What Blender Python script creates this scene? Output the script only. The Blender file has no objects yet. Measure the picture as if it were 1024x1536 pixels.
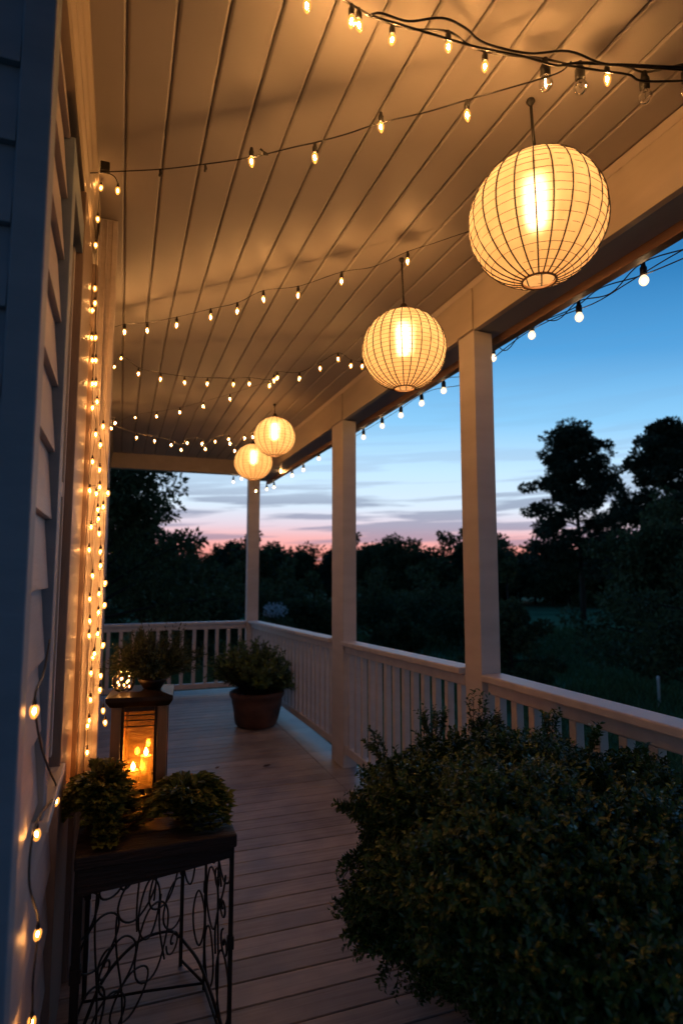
import bpy, bmesh, math, random
import numpy as np
from mathutils import Vector, Matrix
random.seed(7); RNG = np.random.default_rng(7)
S = bpy.context.scene
COL = S.collection
# ------------------------------------------------------------------ camera model (X across the porch, Y along it, Z up)
F = 900.0; CX, CY = 512, 768
PH = math.atan(92 / F); TH = math.atan(332 * math.cos(PH) / F)
FW = np.array([math.sin(TH) * math.cos(PH), math.cos(TH) * math.cos(PH), math.sin(PH)])
RT = np.array([math.cos(TH), -math.sin(TH), 0.0]); UP = np.cross(RT, FW)
CP = np.array([0, 0, 1.35])
def ray(x, y): return FW * F + RT * (x - CX) - UP * (y - CY)
def atX(x, y, X): d = ray(x, y); return CP + d * (X / d[0])
def atY(x, y, Y): d = ray(x, y); return CP + d * (Y / d[1])
def atZ(x, y, Z): d = ray(x, y); return CP + d * ((Z - CP[2]) / d[2])
def atP(x, y, Y0, k):
    d = ray(x, y); return CP + d * (Y0 / (d[1] - k * d[0]))
# ------------------------------------------------------------------ materials
def mat(name):
    m = bpy.data.materials.new(name); m.use_nodes = True
    nt = m.node_tree; nt.nodes.clear()
    return m, nt, nt.nodes.new('ShaderNodeOutputMaterial')
def N(nt, t, **k):
    n = nt.nodes.new(t)
    for a, v in k.items():
        if a.startswith('i_'): n.inputs[a[2:].replace('_', ' ')].default_value = v
        else: setattr(n, a, v)
    return n
def ramp(nt, stops, interp='LINEAR'):
    r = nt.nodes.new('ShaderNodeValToRGB'); r.color_ramp.interpolation = interp
    e = r.color_ramp.elements
    while len(e) > 1: e.remove(e[-1])
    e[0].position = stops[0][0]; e[0].color = (*stops[0][1], 1)
    for p, c in stops[1:]:
        q = e.new(p); q.color = (*c, 1)
    return r
def surf(name, c1, c2, rough=.5, scale=(8, 8, 8), bump=.15, bscale=60, dist=.002, coat=0, spec=.5, detail=5, metal=0):
    """two-tone noisy surface in object/world space, anisotropic scale allowed"""
    m, nt, out = mat(name); L = nt.links.new
    b = N(nt, 'ShaderNodeBsdfPrincipled'); L(b.outputs[0], out.inputs[0])
    tc = N(nt, 'ShaderNodeTexCoord'); mp = N(nt, 'ShaderNodeMapping'); mp.inputs['Scale'].default_value = scale
    L(tc.outputs['Object'], mp.inputs[0])
    n1 = N(nt, 'ShaderNodeTexNoise'); n1.inputs['Scale'].default_value = 1; n1.inputs['Detail'].default_value = detail
    L(mp.outputs[0], n1.inputs[0])
    r = ramp(nt, [(.3, c1), (.7, c2)]); L(n1.outputs[0], r.inputs[0]); L(r.outputs[0], b.inputs['Base Color'])
    n2 = N(nt, 'ShaderNodeTexNoise'); n2.inputs['Scale'].default_value = bscale / max(scale); n2.inputs['Detail'].default_value = 4
    L(mp.outputs[0], n2.inputs[0])
    bp = N(nt, 'ShaderNodeBump'); bp.inputs['Strength'].default_value = bump; bp.inputs['Distance'].default_value = dist
    L(n2.outputs[0], bp.inputs['Height']); L(bp.outputs[0], b.inputs['Normal'])
    mr = N(nt, 'ShaderNodeMapRange'); mr.inputs[3].default_value = rough - .08; mr.inputs[4].default_value = rough + .12
    L(n1.outputs[0], mr.inputs[0]); L(mr.outputs[0], b.inputs['Roughness'])
    b.inputs['Specular IOR Level'].default_value = spec; b.inputs['Coat Weight'].default_value = coat
    b.inputs['Metallic'].default_value = metal
    return m
M = {}
M['white'] = surf('white_paint', (.60, .55, .50), (.70, .65, .60), .45, (3, 3, 14), .25, 120, .002)
M['rail'] = surf('rail_paint', (.60, .56, .53), (.72, .67, .63), .42, (14, 3, 14), .3, 120, .002)
M['siding'] = surf('siding_paint', (.44, .39, .38), (.52, .46, .44), .5, (20, 3, 40), .4, 160, .002)
M['blue'] = surf('skylit_blue', (.20, .26, .32), (.25, .31, .38), .55, (6, 6, 20), .3, 140, .002)  # blue skylight on the camera-facing boards is put into this colour
M['trim'] = surf('trim_paint', (.24, .17, .13), (.32, .23, .18), .45, (30, 30, 6), .6, 200, .002)
M['crown'] = surf('crown_paint', (.45, .37, .27), (.52, .43, .32), .4, (4, 2, 4), .15, 100, .001)
M['beam'] = surf('beam_paint', (.50, .44, .37), (.60, .53, .45), .45, (10, 2, 10), .25, 100, .002)
M['fascia'] = surf('fascia_wood', (.22, .13, .09), (.32, .19, .13), .5, (20, 2, 20), .4, 120, .002)
M['soffit'] = surf('soffit_skylit', (.26, .30, .40), (.32, .36, .46), .5, (10, 2, 10), .2)  # blue sky light on the underside is put into the soffit colour
M['black'] = surf('black_rubber', (.012, .011, .010), (.02, .018, .016), .45, (30, 30, 30), .1)
M['iron'] = surf('black_iron', (.008, .007, .007), (.03, .02, .015), .5, (40, 40, 40), .4, 300, .001, metal=.4)
M['darkwood'] = surf('dark_rough_wood', (.005, .003, .0025), (.022, .012, .009), .6, (3, 30, 30), .9, 120, .006)
M['lampwood'] = surf('lantern_wood', (.34, .16, .06), (.5, .26, .11), .5, (40, 40, 5), .4, 160, .002)
M['darkmetal'] = surf('dark_bronze', (.02, .012, .008), (.05, .03, .018), .4, (20, 20, 20), .3, 100, .001, metal=.5)
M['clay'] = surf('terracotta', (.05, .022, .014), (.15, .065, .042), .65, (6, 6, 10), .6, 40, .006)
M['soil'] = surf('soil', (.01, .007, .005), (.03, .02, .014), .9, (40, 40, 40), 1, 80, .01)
M['bark'] = surf('bark', (.012, .010, .008), (.04, .032, .025), .9, (6, 6, 1), 1, 20, .03)
M['planter'] = surf('dark_planter', (.012, .010, .009), (.03, .025, .022), .5, (10, 10, 10), .3, 60, .003)
M['wax'] = surf('candle_wax', (.6, .5, .35), (.7, .6, .45), .5, (10, 10, 10), .1)
M['cork'] = surf('dry_leaf', (.03, .015, .01), (.06, .03, .02), .7, (60, 60, 60), .4)
M['postwhite'] = surf('stake_white', (.6, .6, .6), (.7, .7, .7), .5)
M['dark'] = surf('dark_room', (.01, .01, .012), (.015, .015, .018), .9)
def leaf_mat(name, c1, c2, rough=.45, trans=.25, spec=.5):
    m, nt, out = mat(name); L = nt.links.new
    b = N(nt, 'ShaderNodeBsdfPrincipled'); b.inputs['Roughness'].default_value = rough
    b.inputs['Specular IOR Level'].default_value = spec
    tc = N(nt, 'ShaderNodeTexCoord'); n1 = N(nt, 'ShaderNodeTexNoise'); n1.inputs['Scale'].default_value = 9; n1.inputs['Detail'].default_value = 6
    g = N(nt, 'ShaderNodeNewGeometry')
    L(tc.outputs['Object'], n1.inputs[0])
    mx = N(nt, 'ShaderNodeMath', operation='MULTIPLY_ADD'); L(g.outputs['Random Per Island'], mx.inputs[0]); mx.inputs[1].default_value = .55
    L(n1.outputs[0], mx.inputs[2])
    r = ramp(nt, [(.35, c1), (1.0, c2)]); L(mx.outputs[0], r.inputs[0]); L(r.outputs[0], b.inputs['Base Color'])
    t = N(nt, 'ShaderNodeBsdfTranslucent'); L(r.outputs[0], t.inputs[0])
    s = N(nt, 'ShaderNodeMixShader'); s.inputs[0].default_value = trans
    L(b.outputs[0], s.inputs[1]); L(t.outputs[0], s.inputs[2]); L(s.outputs[0], out.inputs[0])
    return m
M['boxleaf'] = leaf_mat('boxwood_leaf', (.022, .052, .010), (.062, .135, .026), .30, .12)
M['ivyleaf'] = leaf_mat('ivy_leaf', (.03, .05, .010), (.22, .25, .05), .4, .25)
M['herb'] = leaf_mat('herb_leaf', (.02, .034, .010), (.09, .11, .035), .6, .25)
M['potleaf'] = leaf_mat('shrub_leaf', (.02, .045, .010), (.14, .22, .05), .5, .2)
M['treeleaf'] = leaf_mat('tree_leaf', (.028, .05, .024), (.10, .14, .06), .7, .2, .2)
M['pineleaf'] = leaf_mat('pine_leaf', (.014, .032, .022), (.05, .09, .055), .7, .1, .2)
M['weed'] = leaf_mat('weed_leaf', (.035, .07, .03), (.11, .18, .07), .8, .2, .2)
M['bloom'] = leaf_mat('bloom', (.35, .42, .45), (.7, .75, .8), .8, .2, .2)

def deck_mat():
    m, nt, out = mat('deck_boards'); L = nt.links.new
    b = N(nt, 'ShaderNodeBsdfPrincipled'); L(b.outputs[0], out.inputs[0])
    tc = N(nt, 'ShaderNodeTexCoord'); sp = N(nt, 'ShaderNodeSeparateXYZ'); L(tc.outputs['Object'], sp.inputs[0])
    dv = N(nt, 'ShaderNodeMath', operation='DIVIDE'); L(sp.outputs[1], dv.inputs[0]); dv.inputs[1].default_value = .118
    fl = N(nt, 'ShaderNodeMath', operation='FLOOR'); L(dv.outputs[0], fl.inputs[0])
    wn = N(nt, 'ShaderNodeTexWhiteNoise'); wn.noise_dimensions = '1D'; L(fl.outputs[0], wn.inputs['W'])
    ad = N(nt, 'ShaderNodeVectorMath', operation='ADD'); cb = N(nt, 'ShaderNodeCombineXYZ')
    ml = N(nt, 'ShaderNodeMath', operation='MULTIPLY'); ml.inputs[1].default_value = 31; L(wn.outputs[0], ml.inputs[0])
    L(ml.outputs[0], cb.inputs[0]); L(tc.outputs['Object'], ad.inputs[0]); L(cb.outputs[0], ad.inputs[1])
    mp = N(nt, 'ShaderNodeMapping'); mp.inputs['Scale'].default_value = (2.5, 55, 10); L(ad.outputs[0], mp.inputs[0])
    n1 = N(nt, 'ShaderNodeTexNoise'); n1.inputs['Scale'].default_value = 1; n1.inputs['Detail'].default_value = 7; n1.inputs['Distortion'].default_value = .6
    L(mp.outputs[0], n1.inputs[0])
    n2 = N(nt, 'ShaderNodeTexNoise'); n2.inputs['Scale'].default_value = 5; n2.inputs['Detail'].default_value = 6; L(tc.outputs['Object'], n2.inputs[0])
    r = ramp(nt, [(.25, (.30, .255, .225)), (.5, (.43, .375, .335)), (.8, (.53, .465, .42))]); L(n1.outputs[0], r.inputs[0])
    r2 = ramp(nt, [(.3, (.62, .60, .60)), (.6, (1, 1, 1))]); L(n2.outputs[0], r2.inputs[0])
    mr = N(nt, 'ShaderNodeMapRange'); L(wn.outputs[0], mr.inputs[0]); mr.inputs[3].default_value = .78; mr.inputs[4].default_value = 1.15
    m1 = N(nt, 'ShaderNodeMix', data_type='RGBA', blend_type='MULTIPLY'); m1.inputs[0].default_value = 1
    L(r.outputs[0], m1.inputs[6]); L(r2.outputs[0], m1.inputs[7])
    m2 = N(nt, 'ShaderNodeVectorMath', operation='SCALE'); L(m1.outputs[2], m2.inputs[0]); L(mr.outputs[0], m2.inputs['Scale'])
    L(m2.outputs[0], b.inputs['Base Color'])
    rr = N(nt, 'ShaderNodeMapRange'); L(n2.outputs[0], rr.inputs[0]); rr.inputs[3].default_value = .32; rr.inputs[4].default_value = .6
    L(rr.outputs[0], b.inputs['Roughness'])
    bp = N(nt, 'ShaderNodeBump'); bp.inputs['Strength'].default_value = .35; bp.inputs['Distance'].default_value = .003
    L(n1.outputs[0], bp.inputs['Height']); L(bp.outputs[0], b.inputs['Normal'])
    return m
M['deck'] = deck_mat()

def ceil_mat():
    m, nt, out = mat('ceiling_paint'); L = nt.links.new
    b = N(nt, 'ShaderNodeBsdfPrincipled'); L(b.outputs[0], out.inputs[0])
    tc = N(nt, 'ShaderNodeTexCoord'); mp = N(nt, 'ShaderNodeMapping'); mp.inputs['Scale'].default_value = (40, 260, 40)
    L(tc.outputs['Object'], mp.inputs[0])
    w = N(nt, 'ShaderNodeTexNoise'); w.inputs['Scale'].default_value = 1; w.inputs['Detail'].default_value = 3; L(mp.outputs[0], w.inputs[0])
    n2 = N(nt, 'ShaderNodeTexNoise'); n2.inputs['Scale'].default_value = 2.3; n2.inputs['Detail'].default_value = 5; L(tc.outputs['Object'], n2.inputs[0])
    r = ramp(nt, [(.3, (.35, .325, .30)), (.7, (.43, .40, .375))]); L(n2.outputs[0], r.inputs[0])
    L(r.outputs[0], b.inputs['Base Color'])
    rr = N(nt, 'ShaderNodeMapRange'); L(n2.outputs[0], rr.inputs[0]); rr.inputs[3].default_value = .42; rr.inputs[4].default_value = .60
    L(rr.outputs[0], b.inputs['Roughness'])
    bp = N(nt, 'ShaderNodeBump'); bp.inputs['Strength'].default_value = .35; bp.inputs['Distance'].default_value = .0015
    L(w.outputs[0], bp.inputs['Height']); L(bp.outputs[0], b.inputs['Normal'])
    return m
M['ceil'] = ceil_mat()

def emit(name, col, s):
    m, nt, out = mat(name)
    e = N(nt, 'ShaderNodeEmission'); e.inputs[0].default_value = (*col, 1); e.inputs[1].default_value = s
    nt.links.new(e.outputs[0], out.inputs[0]); return m
WARM = (1.0, .45, .13)
M['fil'] = emit('lit_filament', WARM, 1500)
M['fil_small'] = emit('lit_fairy_filament', (1.0, .42, .11), 230)
M['fil_dim'] = emit('lit_small_filament', WARM, 650)
M['fil_pale'] = emit('lit_globe_filament', (1.0, .62, .30), 75)
M['lampglow'] = emit('lantern_bulb_glow', (1.0, .62, .30), 42)
M['flame'] = emit('flame', (1.0, .5, .12), 260)
def envelope(name, col, s, tr):
    m, nt, out = mat(name); L = nt.links.new
    e = N(nt, 'ShaderNodeEmission'); e.inputs[0].default_value = (*col, 1); e.inputs[1].default_value = s
    t = N(nt, 'ShaderNodeBsdfTransparent'); g = N(nt, 'ShaderNodeBsdfGlossy'); g.inputs['Roughness'].default_value = .08
    f = N(nt, 'ShaderNodeFresnel'); f.inputs[0].default_value = 1.45
    mx = N(nt, 'ShaderNodeMixShader'); L(f.outputs[0], mx.inputs[0]); L(t.outputs[0], mx.inputs[1]); L(g.outputs[0], mx.inputs[2])
    if s > 0:
        m2 = N(nt, 'ShaderNodeMixShader'); m2.inputs[0].default_value = 1 - tr; L(mx.outputs[0], m2.inputs[1]); L(e.outputs[0], m2.inputs[2])
        L(m2.outputs[0], out.inputs[0])
    else: L(mx.outputs[0], out.inputs[0])
    return m
M['env'] = envelope('bulb_halo_glass', (1, .34, .05), 2.6, .5)  # halo around a lit bulb, put into its glass as orange emission
M['env_pale'] = envelope('globe_halo_glass', (1, .70, .42), 2.2, .4)  # paler halo of the globes, likewise emitted by the glass
M['env_off'] = envelope('clear_bulb_glass', (0, 0, 0), 0, 1)
M['glass'] = envelope('lantern_glass', (0, 0, 0), 0, 1)
def amber_glass():
    m, nt, out = mat('wavy_amber_glass'); L = nt.links.new
    t = N(nt, 'ShaderNodeBsdfTransparent'); t.inputs[0].default_value = (1, .72, .38, 1)
    tr = N(nt, 'ShaderNodeBsdfTranslucent'); tr.inputs[0].default_value = (1, .60, .25, 1)
    g = N(nt, 'ShaderNodeBsdfGlossy'); g.inputs['Roughness'].default_value = .12
    tc = N(nt, 'ShaderNodeTexCoord'); mp = N(nt, 'ShaderNodeMapping'); mp.inputs['Scale'].default_value = (26, 26, 170); L(tc.outputs['Object'], mp.inputs[0])
    n = N(nt, 'ShaderNodeTexNoise'); n.inputs['Scale'].default_value = 1; n.inputs['Detail'].default_value = 4; n.inputs['Distortion'].default_value = 2; L(mp.outputs[0], n.inputs[0])
    r = ramp(nt, [(.45, (.04, .04, .04)), (.70, (.28, .28, .28))]); L(n.outputs[0], r.inputs[0])
    m1 = N(nt, 'ShaderNodeMixShader'); L(r.outputs[0], m1.inputs[0]); L(t.outputs[0], m1.inputs[1]); L(tr.outputs[0], m1.inputs[2])
    m2 = N(nt, 'ShaderNodeMixShader'); m2.inputs[0].default_value = .06; L(m1.outputs[0], m2.inputs[1]); L(g.outputs[0], m2.inputs[2])
    L(m2.outputs[0], out.inputs[0]); return m
M['amber'] = amber_glass()
def pane_mat():
    m, nt, out = mat('window_glass'); L = nt.links.new
    g = N(nt, 'ShaderNodeBsdfGlossy'); g.inputs['Roughness'].default_value = .06
    d = N(nt, 'ShaderNodeBsdfDiffuse'); d.inputs[0].default_value = (.008, .009, .012, 1)
    f = N(nt, 'ShaderNodeFresnel'); f.inputs[0].default_value = 1.35
    mx = N(nt, 'ShaderNodeMixShader'); L(f.outputs[0], mx.inputs[0]); L(d.outputs[0], mx.inputs[1]); L(g.outputs[0], mx.inputs[2]); L(mx.outputs[0], out.inputs[0])
    return m
M['pane'] = pane_mat()
def paper_mat():
    m, nt, out = mat('lantern_paper'); L = nt.links.new
    tc = N(nt, 'ShaderNodeTexCoord'); n = N(nt, 'ShaderNodeTexNoise'); n.inputs['Scale'].default_value = 18; n.inputs['Detail'].default_value = 6; L(tc.outputs['Object'], n.inputs[0])
    r = ramp(nt, [(.3, (.68, .46, .26)), (.7, (.86, .62, .38))]); L(n.outputs[0], r.inputs[0])
    tr = N(nt, 'ShaderNodeBsdfTranslucent'); L(r.outputs[0], tr.inputs[0])
    d = N(nt, 'ShaderNodeBsdfDiffuse'); L(r.outputs[0], d.inputs[0])
    rf = N(nt, 'ShaderNodeBsdfRefraction'); rf.inputs['IOR'].default_value = 1.25; rf.inputs['Roughness'].default_value = .52; rf.inputs[0].default_value = (1, .85, .6, 1)
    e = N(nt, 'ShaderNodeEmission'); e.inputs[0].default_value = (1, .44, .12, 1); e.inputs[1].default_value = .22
    m1 = N(nt, 'ShaderNodeMixShader'); m1.inputs[0].default_value = .45; L(tr.outputs[0], m1.inputs[1]); L(d.outputs[0], m1.inputs[2])
    m2 = N(nt, 'ShaderNodeMixShader'); m2.inputs[0].default_value = .15; L(m1.outputs[0], m2.inputs[1]); L(rf.outputs[0], m2.inputs[2])
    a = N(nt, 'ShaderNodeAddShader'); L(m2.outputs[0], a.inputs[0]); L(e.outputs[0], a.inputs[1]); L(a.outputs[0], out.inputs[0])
    return m
M['paper'] = paper_mat()
M['rib'] = surf('lantern_wire', (.006, .003, .002), (.012, .006, .004), .6)
def ground_mat():
    m, nt, out = mat('meadow'); L = nt.links.new
    b = N(nt, 'ShaderNodeBsdfPrincipled'); b.inputs['Roughness'].default_value = .95; b.inputs['Specular IOR Level'].default_value = .1; L(b.outputs[0], out.inputs[0])
    tc = N(nt, 'ShaderNodeTexCoord'); n = N(nt, 'ShaderNodeTexNoise'); n.inputs['Scale'].default_value = .25; n.inputs['Detail'].default_value = 9; L(tc.outputs['Object'], n.inputs[0])
    r = ramp(nt, [(.3, (.06, .13, .06)), (.55, (.11, .23, .11)), (.75, (.14, .26, .12))]); L(n.outputs[0], r.inputs[0]); L(r.outputs[0], b.inputs['Base Color'])
    n2 = N(nt, 'ShaderNodeTexNoise'); n2.inputs['Scale'].default_value = 12; n2.inputs['Detail'].default_value = 5; L(tc.outputs['Object'], n2.inputs[0])
    bp = N(nt, 'ShaderNodeBump'); bp.inputs['Distance'].default_value = .1; L(n2.outputs[0], bp.inputs['Height']); L(bp.outputs[0], b.inputs['Normal'])
    return m
M['ground'] = ground_mat()
# ------------------------------------------------------------------ mesh builder
class MB:
    def __init__(s): s.v = []; s.f = []; s.mi = []; s.n = 0
    def add(s, V, Fc, mi=0):
        V = np.asarray(V, float).reshape(-1, 3); s.v.append(V)
        for f in Fc: s.f.append([i + s.n for i in f])
        s.mi += [mi] * len(Fc); s.n += len(V); return s
    def box(s, x0, x1, y0, y1, z0, z1, mi=0):
        V = [(x, y, z) for x in (x0, x1) for y in (y0, y1) for z in (z0, z1)]
        return s.add(V, [(0, 1, 3, 2), (4, 6, 7, 5), (0, 4, 5, 1), (2, 3, 7, 6), (0, 2, 6, 4), (1, 5, 7, 3)], mi)
    def prism(s, prof, axis, a0, a1, mi=0):
        """prof: list of 2D points (CCW), extruded along axis 'x' (pts are y,z), 'y' (x,z) or 'z' (x,y)"""
        n = len(prof); V = []
        for a in (a0, a1):
            for p, q in prof: V.append({'x': (a, p, q), 'y': (p, a, q), 'z': (p, q, a)}[axis])
        fs = [[i, (i + 1) % n, n + (i + 1) % n, n + i] for i in range(n)] + [list(range(n))[::-1], list(range(n, 2 * n))]
        return s.add(V, fs, mi)
    def tube(s, P, R, n=6, mi=0, cap=True):
        P = np.asarray(P, float); m = len(P)
        R = np.full(m, R) if np.isscalar(R) else np.asarray(R, float)
        T = np.gradient(P, axis=0); T /= np.linalg.norm(T, axis=1)[:, None] + 1e-12
        u = np.array([0, 0, 1.]) if abs(T[0][2]) < .9 else np.array([1., 0, 0])
        V = []; a = np.arange(n) * 2 * math.pi / n
        for i in range(m):
            u = u - T[i] * (u @ T[i]); u /= np.linalg.norm(u) + 1e-12; w = np.cross(T[i], u)
            V.append(P[i] + R[i] * (np.cos(a)[:, None] * u + np.sin(a)[:, None] * w))
        V = np.concatenate(V); fs = []
        for i in range(m - 1):
            for j in range(n):
                k = (j + 1) % n; fs.append([i * n + j, i * n + k, (i + 1) * n + k, (i + 1) * n + j])
        if cap: fs += [list(range(n))[::-1], [(m - 1) * n + j for j in range(n)]]
        return s.add(V, fs, mi)
    def lathe(s, prof, n=24, c=(0, 0, 0), mi=0):
        V = []; a = np.arange(n) * 2 * math.pi / n
        for r, z in prof: V += [(c[0] + r * math.cos(t), c[1] + r * math.sin(t), c[2] + z) for t in a]
        fs = []
        for i in range(len(prof) - 1):
            for j in range(n):
                k = (j + 1) % n; fs.append([i * n + j, i * n + k, (i + 1) * n + k, (i + 1) * n + j])
        return s.add(V, fs, mi)
    def build(s, name, mats, parent=None, smooth=False, bevel=0, loc=None):
        me = bpy.data.meshes.new(name)
        V = np.concatenate(s.v); me.from_pydata(V.tolist(), [], s.f); 
        for m in (mats if isinstance(mats, (list, tuple)) else [mats]): me.materials.append(m)
        if any(s.mi): me.polygons.foreach_set('material_index', s.mi)
        if smooth: me.polygons.foreach_set('use_smooth', [True] * len(s.f))
        me.update()
        return link(name, me, parent, bevel, loc)
def link(name, me, parent=None, bevel=0, loc=None):
    o = bpy.data.objects.new(name, me); COL.objects.link(o)
    if parent: o.parent = parent
    if loc is not None: o.location = loc
    if bevel:
        b = o.modifiers.new('bevel', 'BEVEL'); b.width = bevel; b.segments = 2; b.limit_method = 'ANGLE'
    return o
def tag(o, label=None, cat=None, group=None, kind=None):
    if label: o['label'] = label
    if cat: o['category'] = cat
    if group: o['group'] = group
    if kind: o['kind'] = kind
    return o
def empty(name, loc, label, cat, group=None, rz=0):
    o = bpy.data.objects.new(name, None); COL.objects.link(o); o.location = loc; o.rotation_euler = (0, 0, rz)
    o.empty_display_size = .1
    return tag(o, label, cat, group)
def leafmesh(P, D, U, ln, wd, fold=.25):
    """folded diamond leaves: P base points, D direction, U approx normal"""
    P = np.asarray(P); D = D / (np.linalg.norm(D, axis=1)[:, None] + 1e-9)
    W = np.cross(D, U); W /= np.linalg.norm(W, axis=1)[:, None] + 1e-9; Nn = np.cross(W, D)
    ln = np.broadcast_to(ln, len(P))[:, None]; wd = np.broadcast_to(wd, len(P))[:, None]
    mid = P + D * ln * .5 + Nn * wd * fold
    V = np.stack([P, mid + W * wd * .5, P + D * ln, mid - W * wd * .5], 1).reshape(-1, 3)
    n = len(P); b = np.arange(n) * 4
    Fc = np.concatenate([np.stack([b, b + 1, b + 2], 1), np.stack([b, b + 2, b + 3], 1)])
    return V, Fc
def tri_object(name, parts, material, parent=None, loc=None):
    V = []; Fs = []; n = 0
    for v, f in parts: V.append(v); Fs.append(f + n); n += len(v)
    V = np.concatenate(V); Fs = np.concatenate(Fs)
    me = bpy.data.meshes.new(name)
    me.vertices.add(len(V)); me.vertices.foreach_set('co', V.ravel())
    me.loops.add(Fs.size); me.loops.foreach_set('vertex_index', Fs.ravel().astype(np.int32))
    me.polygons.add(len(Fs)); me.polygons.foreach_set('loop_start', np.arange(0, Fs.size, 3, dtype=np.int32))
    me.polygons.foreach_set('loop_total', np.full(len(Fs), 3, dtype=np.int32))
    me.materials.append(material); me.update(calc_edges=True); me.validate()
    return link(name, me, parent, 0, loc)
def unit(n):
    d = RNG.normal(size=(n, 3)); return d / np.linalg.norm(d, axis=1)[:, None]
def sprigs(Pos, Dir, nleaf, slen, ln, wd, spread=.8):
    """stems at Pos along Dir with nleaf leaves each -> leaf mesh"""
    k = len(Pos); t = np.tile(np.linspace(.1, 1, nleaf), k); P = np.repeat(Pos, nleaf, 0); D = np.repeat(Dir, nleaf, 0)
    sl = np.repeat(slen * RNG.uniform(.6, 1.3, k), nleaf)[:, None]
    base = P + D * t[:, None] * sl
    r = unit(len(P)); r -= D * (r * D).sum(1)[:, None]; r /= np.linalg.norm(r, axis=1)[:, None] + 1e-9
    ld = D * (1 - spread * .6) + r * spread
    return leafmesh(base, ld, D + .4 * unit(len(P)), ln * RNG.uniform(.7, 1.25, len(P)), wd * RNG.uniform(.8, 1.2, len(P)))
# ------------------------------------------------------------------ ground and sky
def gz(x, y):
    d = max(0, math.hypot(max(x - 2, 0), max(y - 7.5, 0)))
    return -.75 - 2.3 * (1 - math.exp(-(d / 16) ** 1.5))
def make_ground():
    xs = np.concatenate([np.linspace(-500, -20, 14), np.linspace(-14, 60, 45), np.linspace(75, 700, 14)])
    ys = np.concatenate([np.linspace(-300, -20, 8), np.linspace(-12, 60, 45), np.linspace(75, 900, 16)])
    V = [(x, y, gz(x, y) + (.12 * math.sin(x * .21) * math.cos(y * .17) if y > 12 else 0)) for x in xs for y in ys]
    n = len(ys); fs = [(i * n + j, (i + 1) * n + j, (i + 1) * n + j + 1, i * n + j + 1) for i in range(len(xs) - 1) for j in range(n - 1)]
    o = MB().add(V, fs).build('ground', M['ground'], smooth=True); tag(o, kind='structure')
make_ground()
W = bpy.data.worlds.new('World'); S.world = W; W.use_nodes = True
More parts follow.
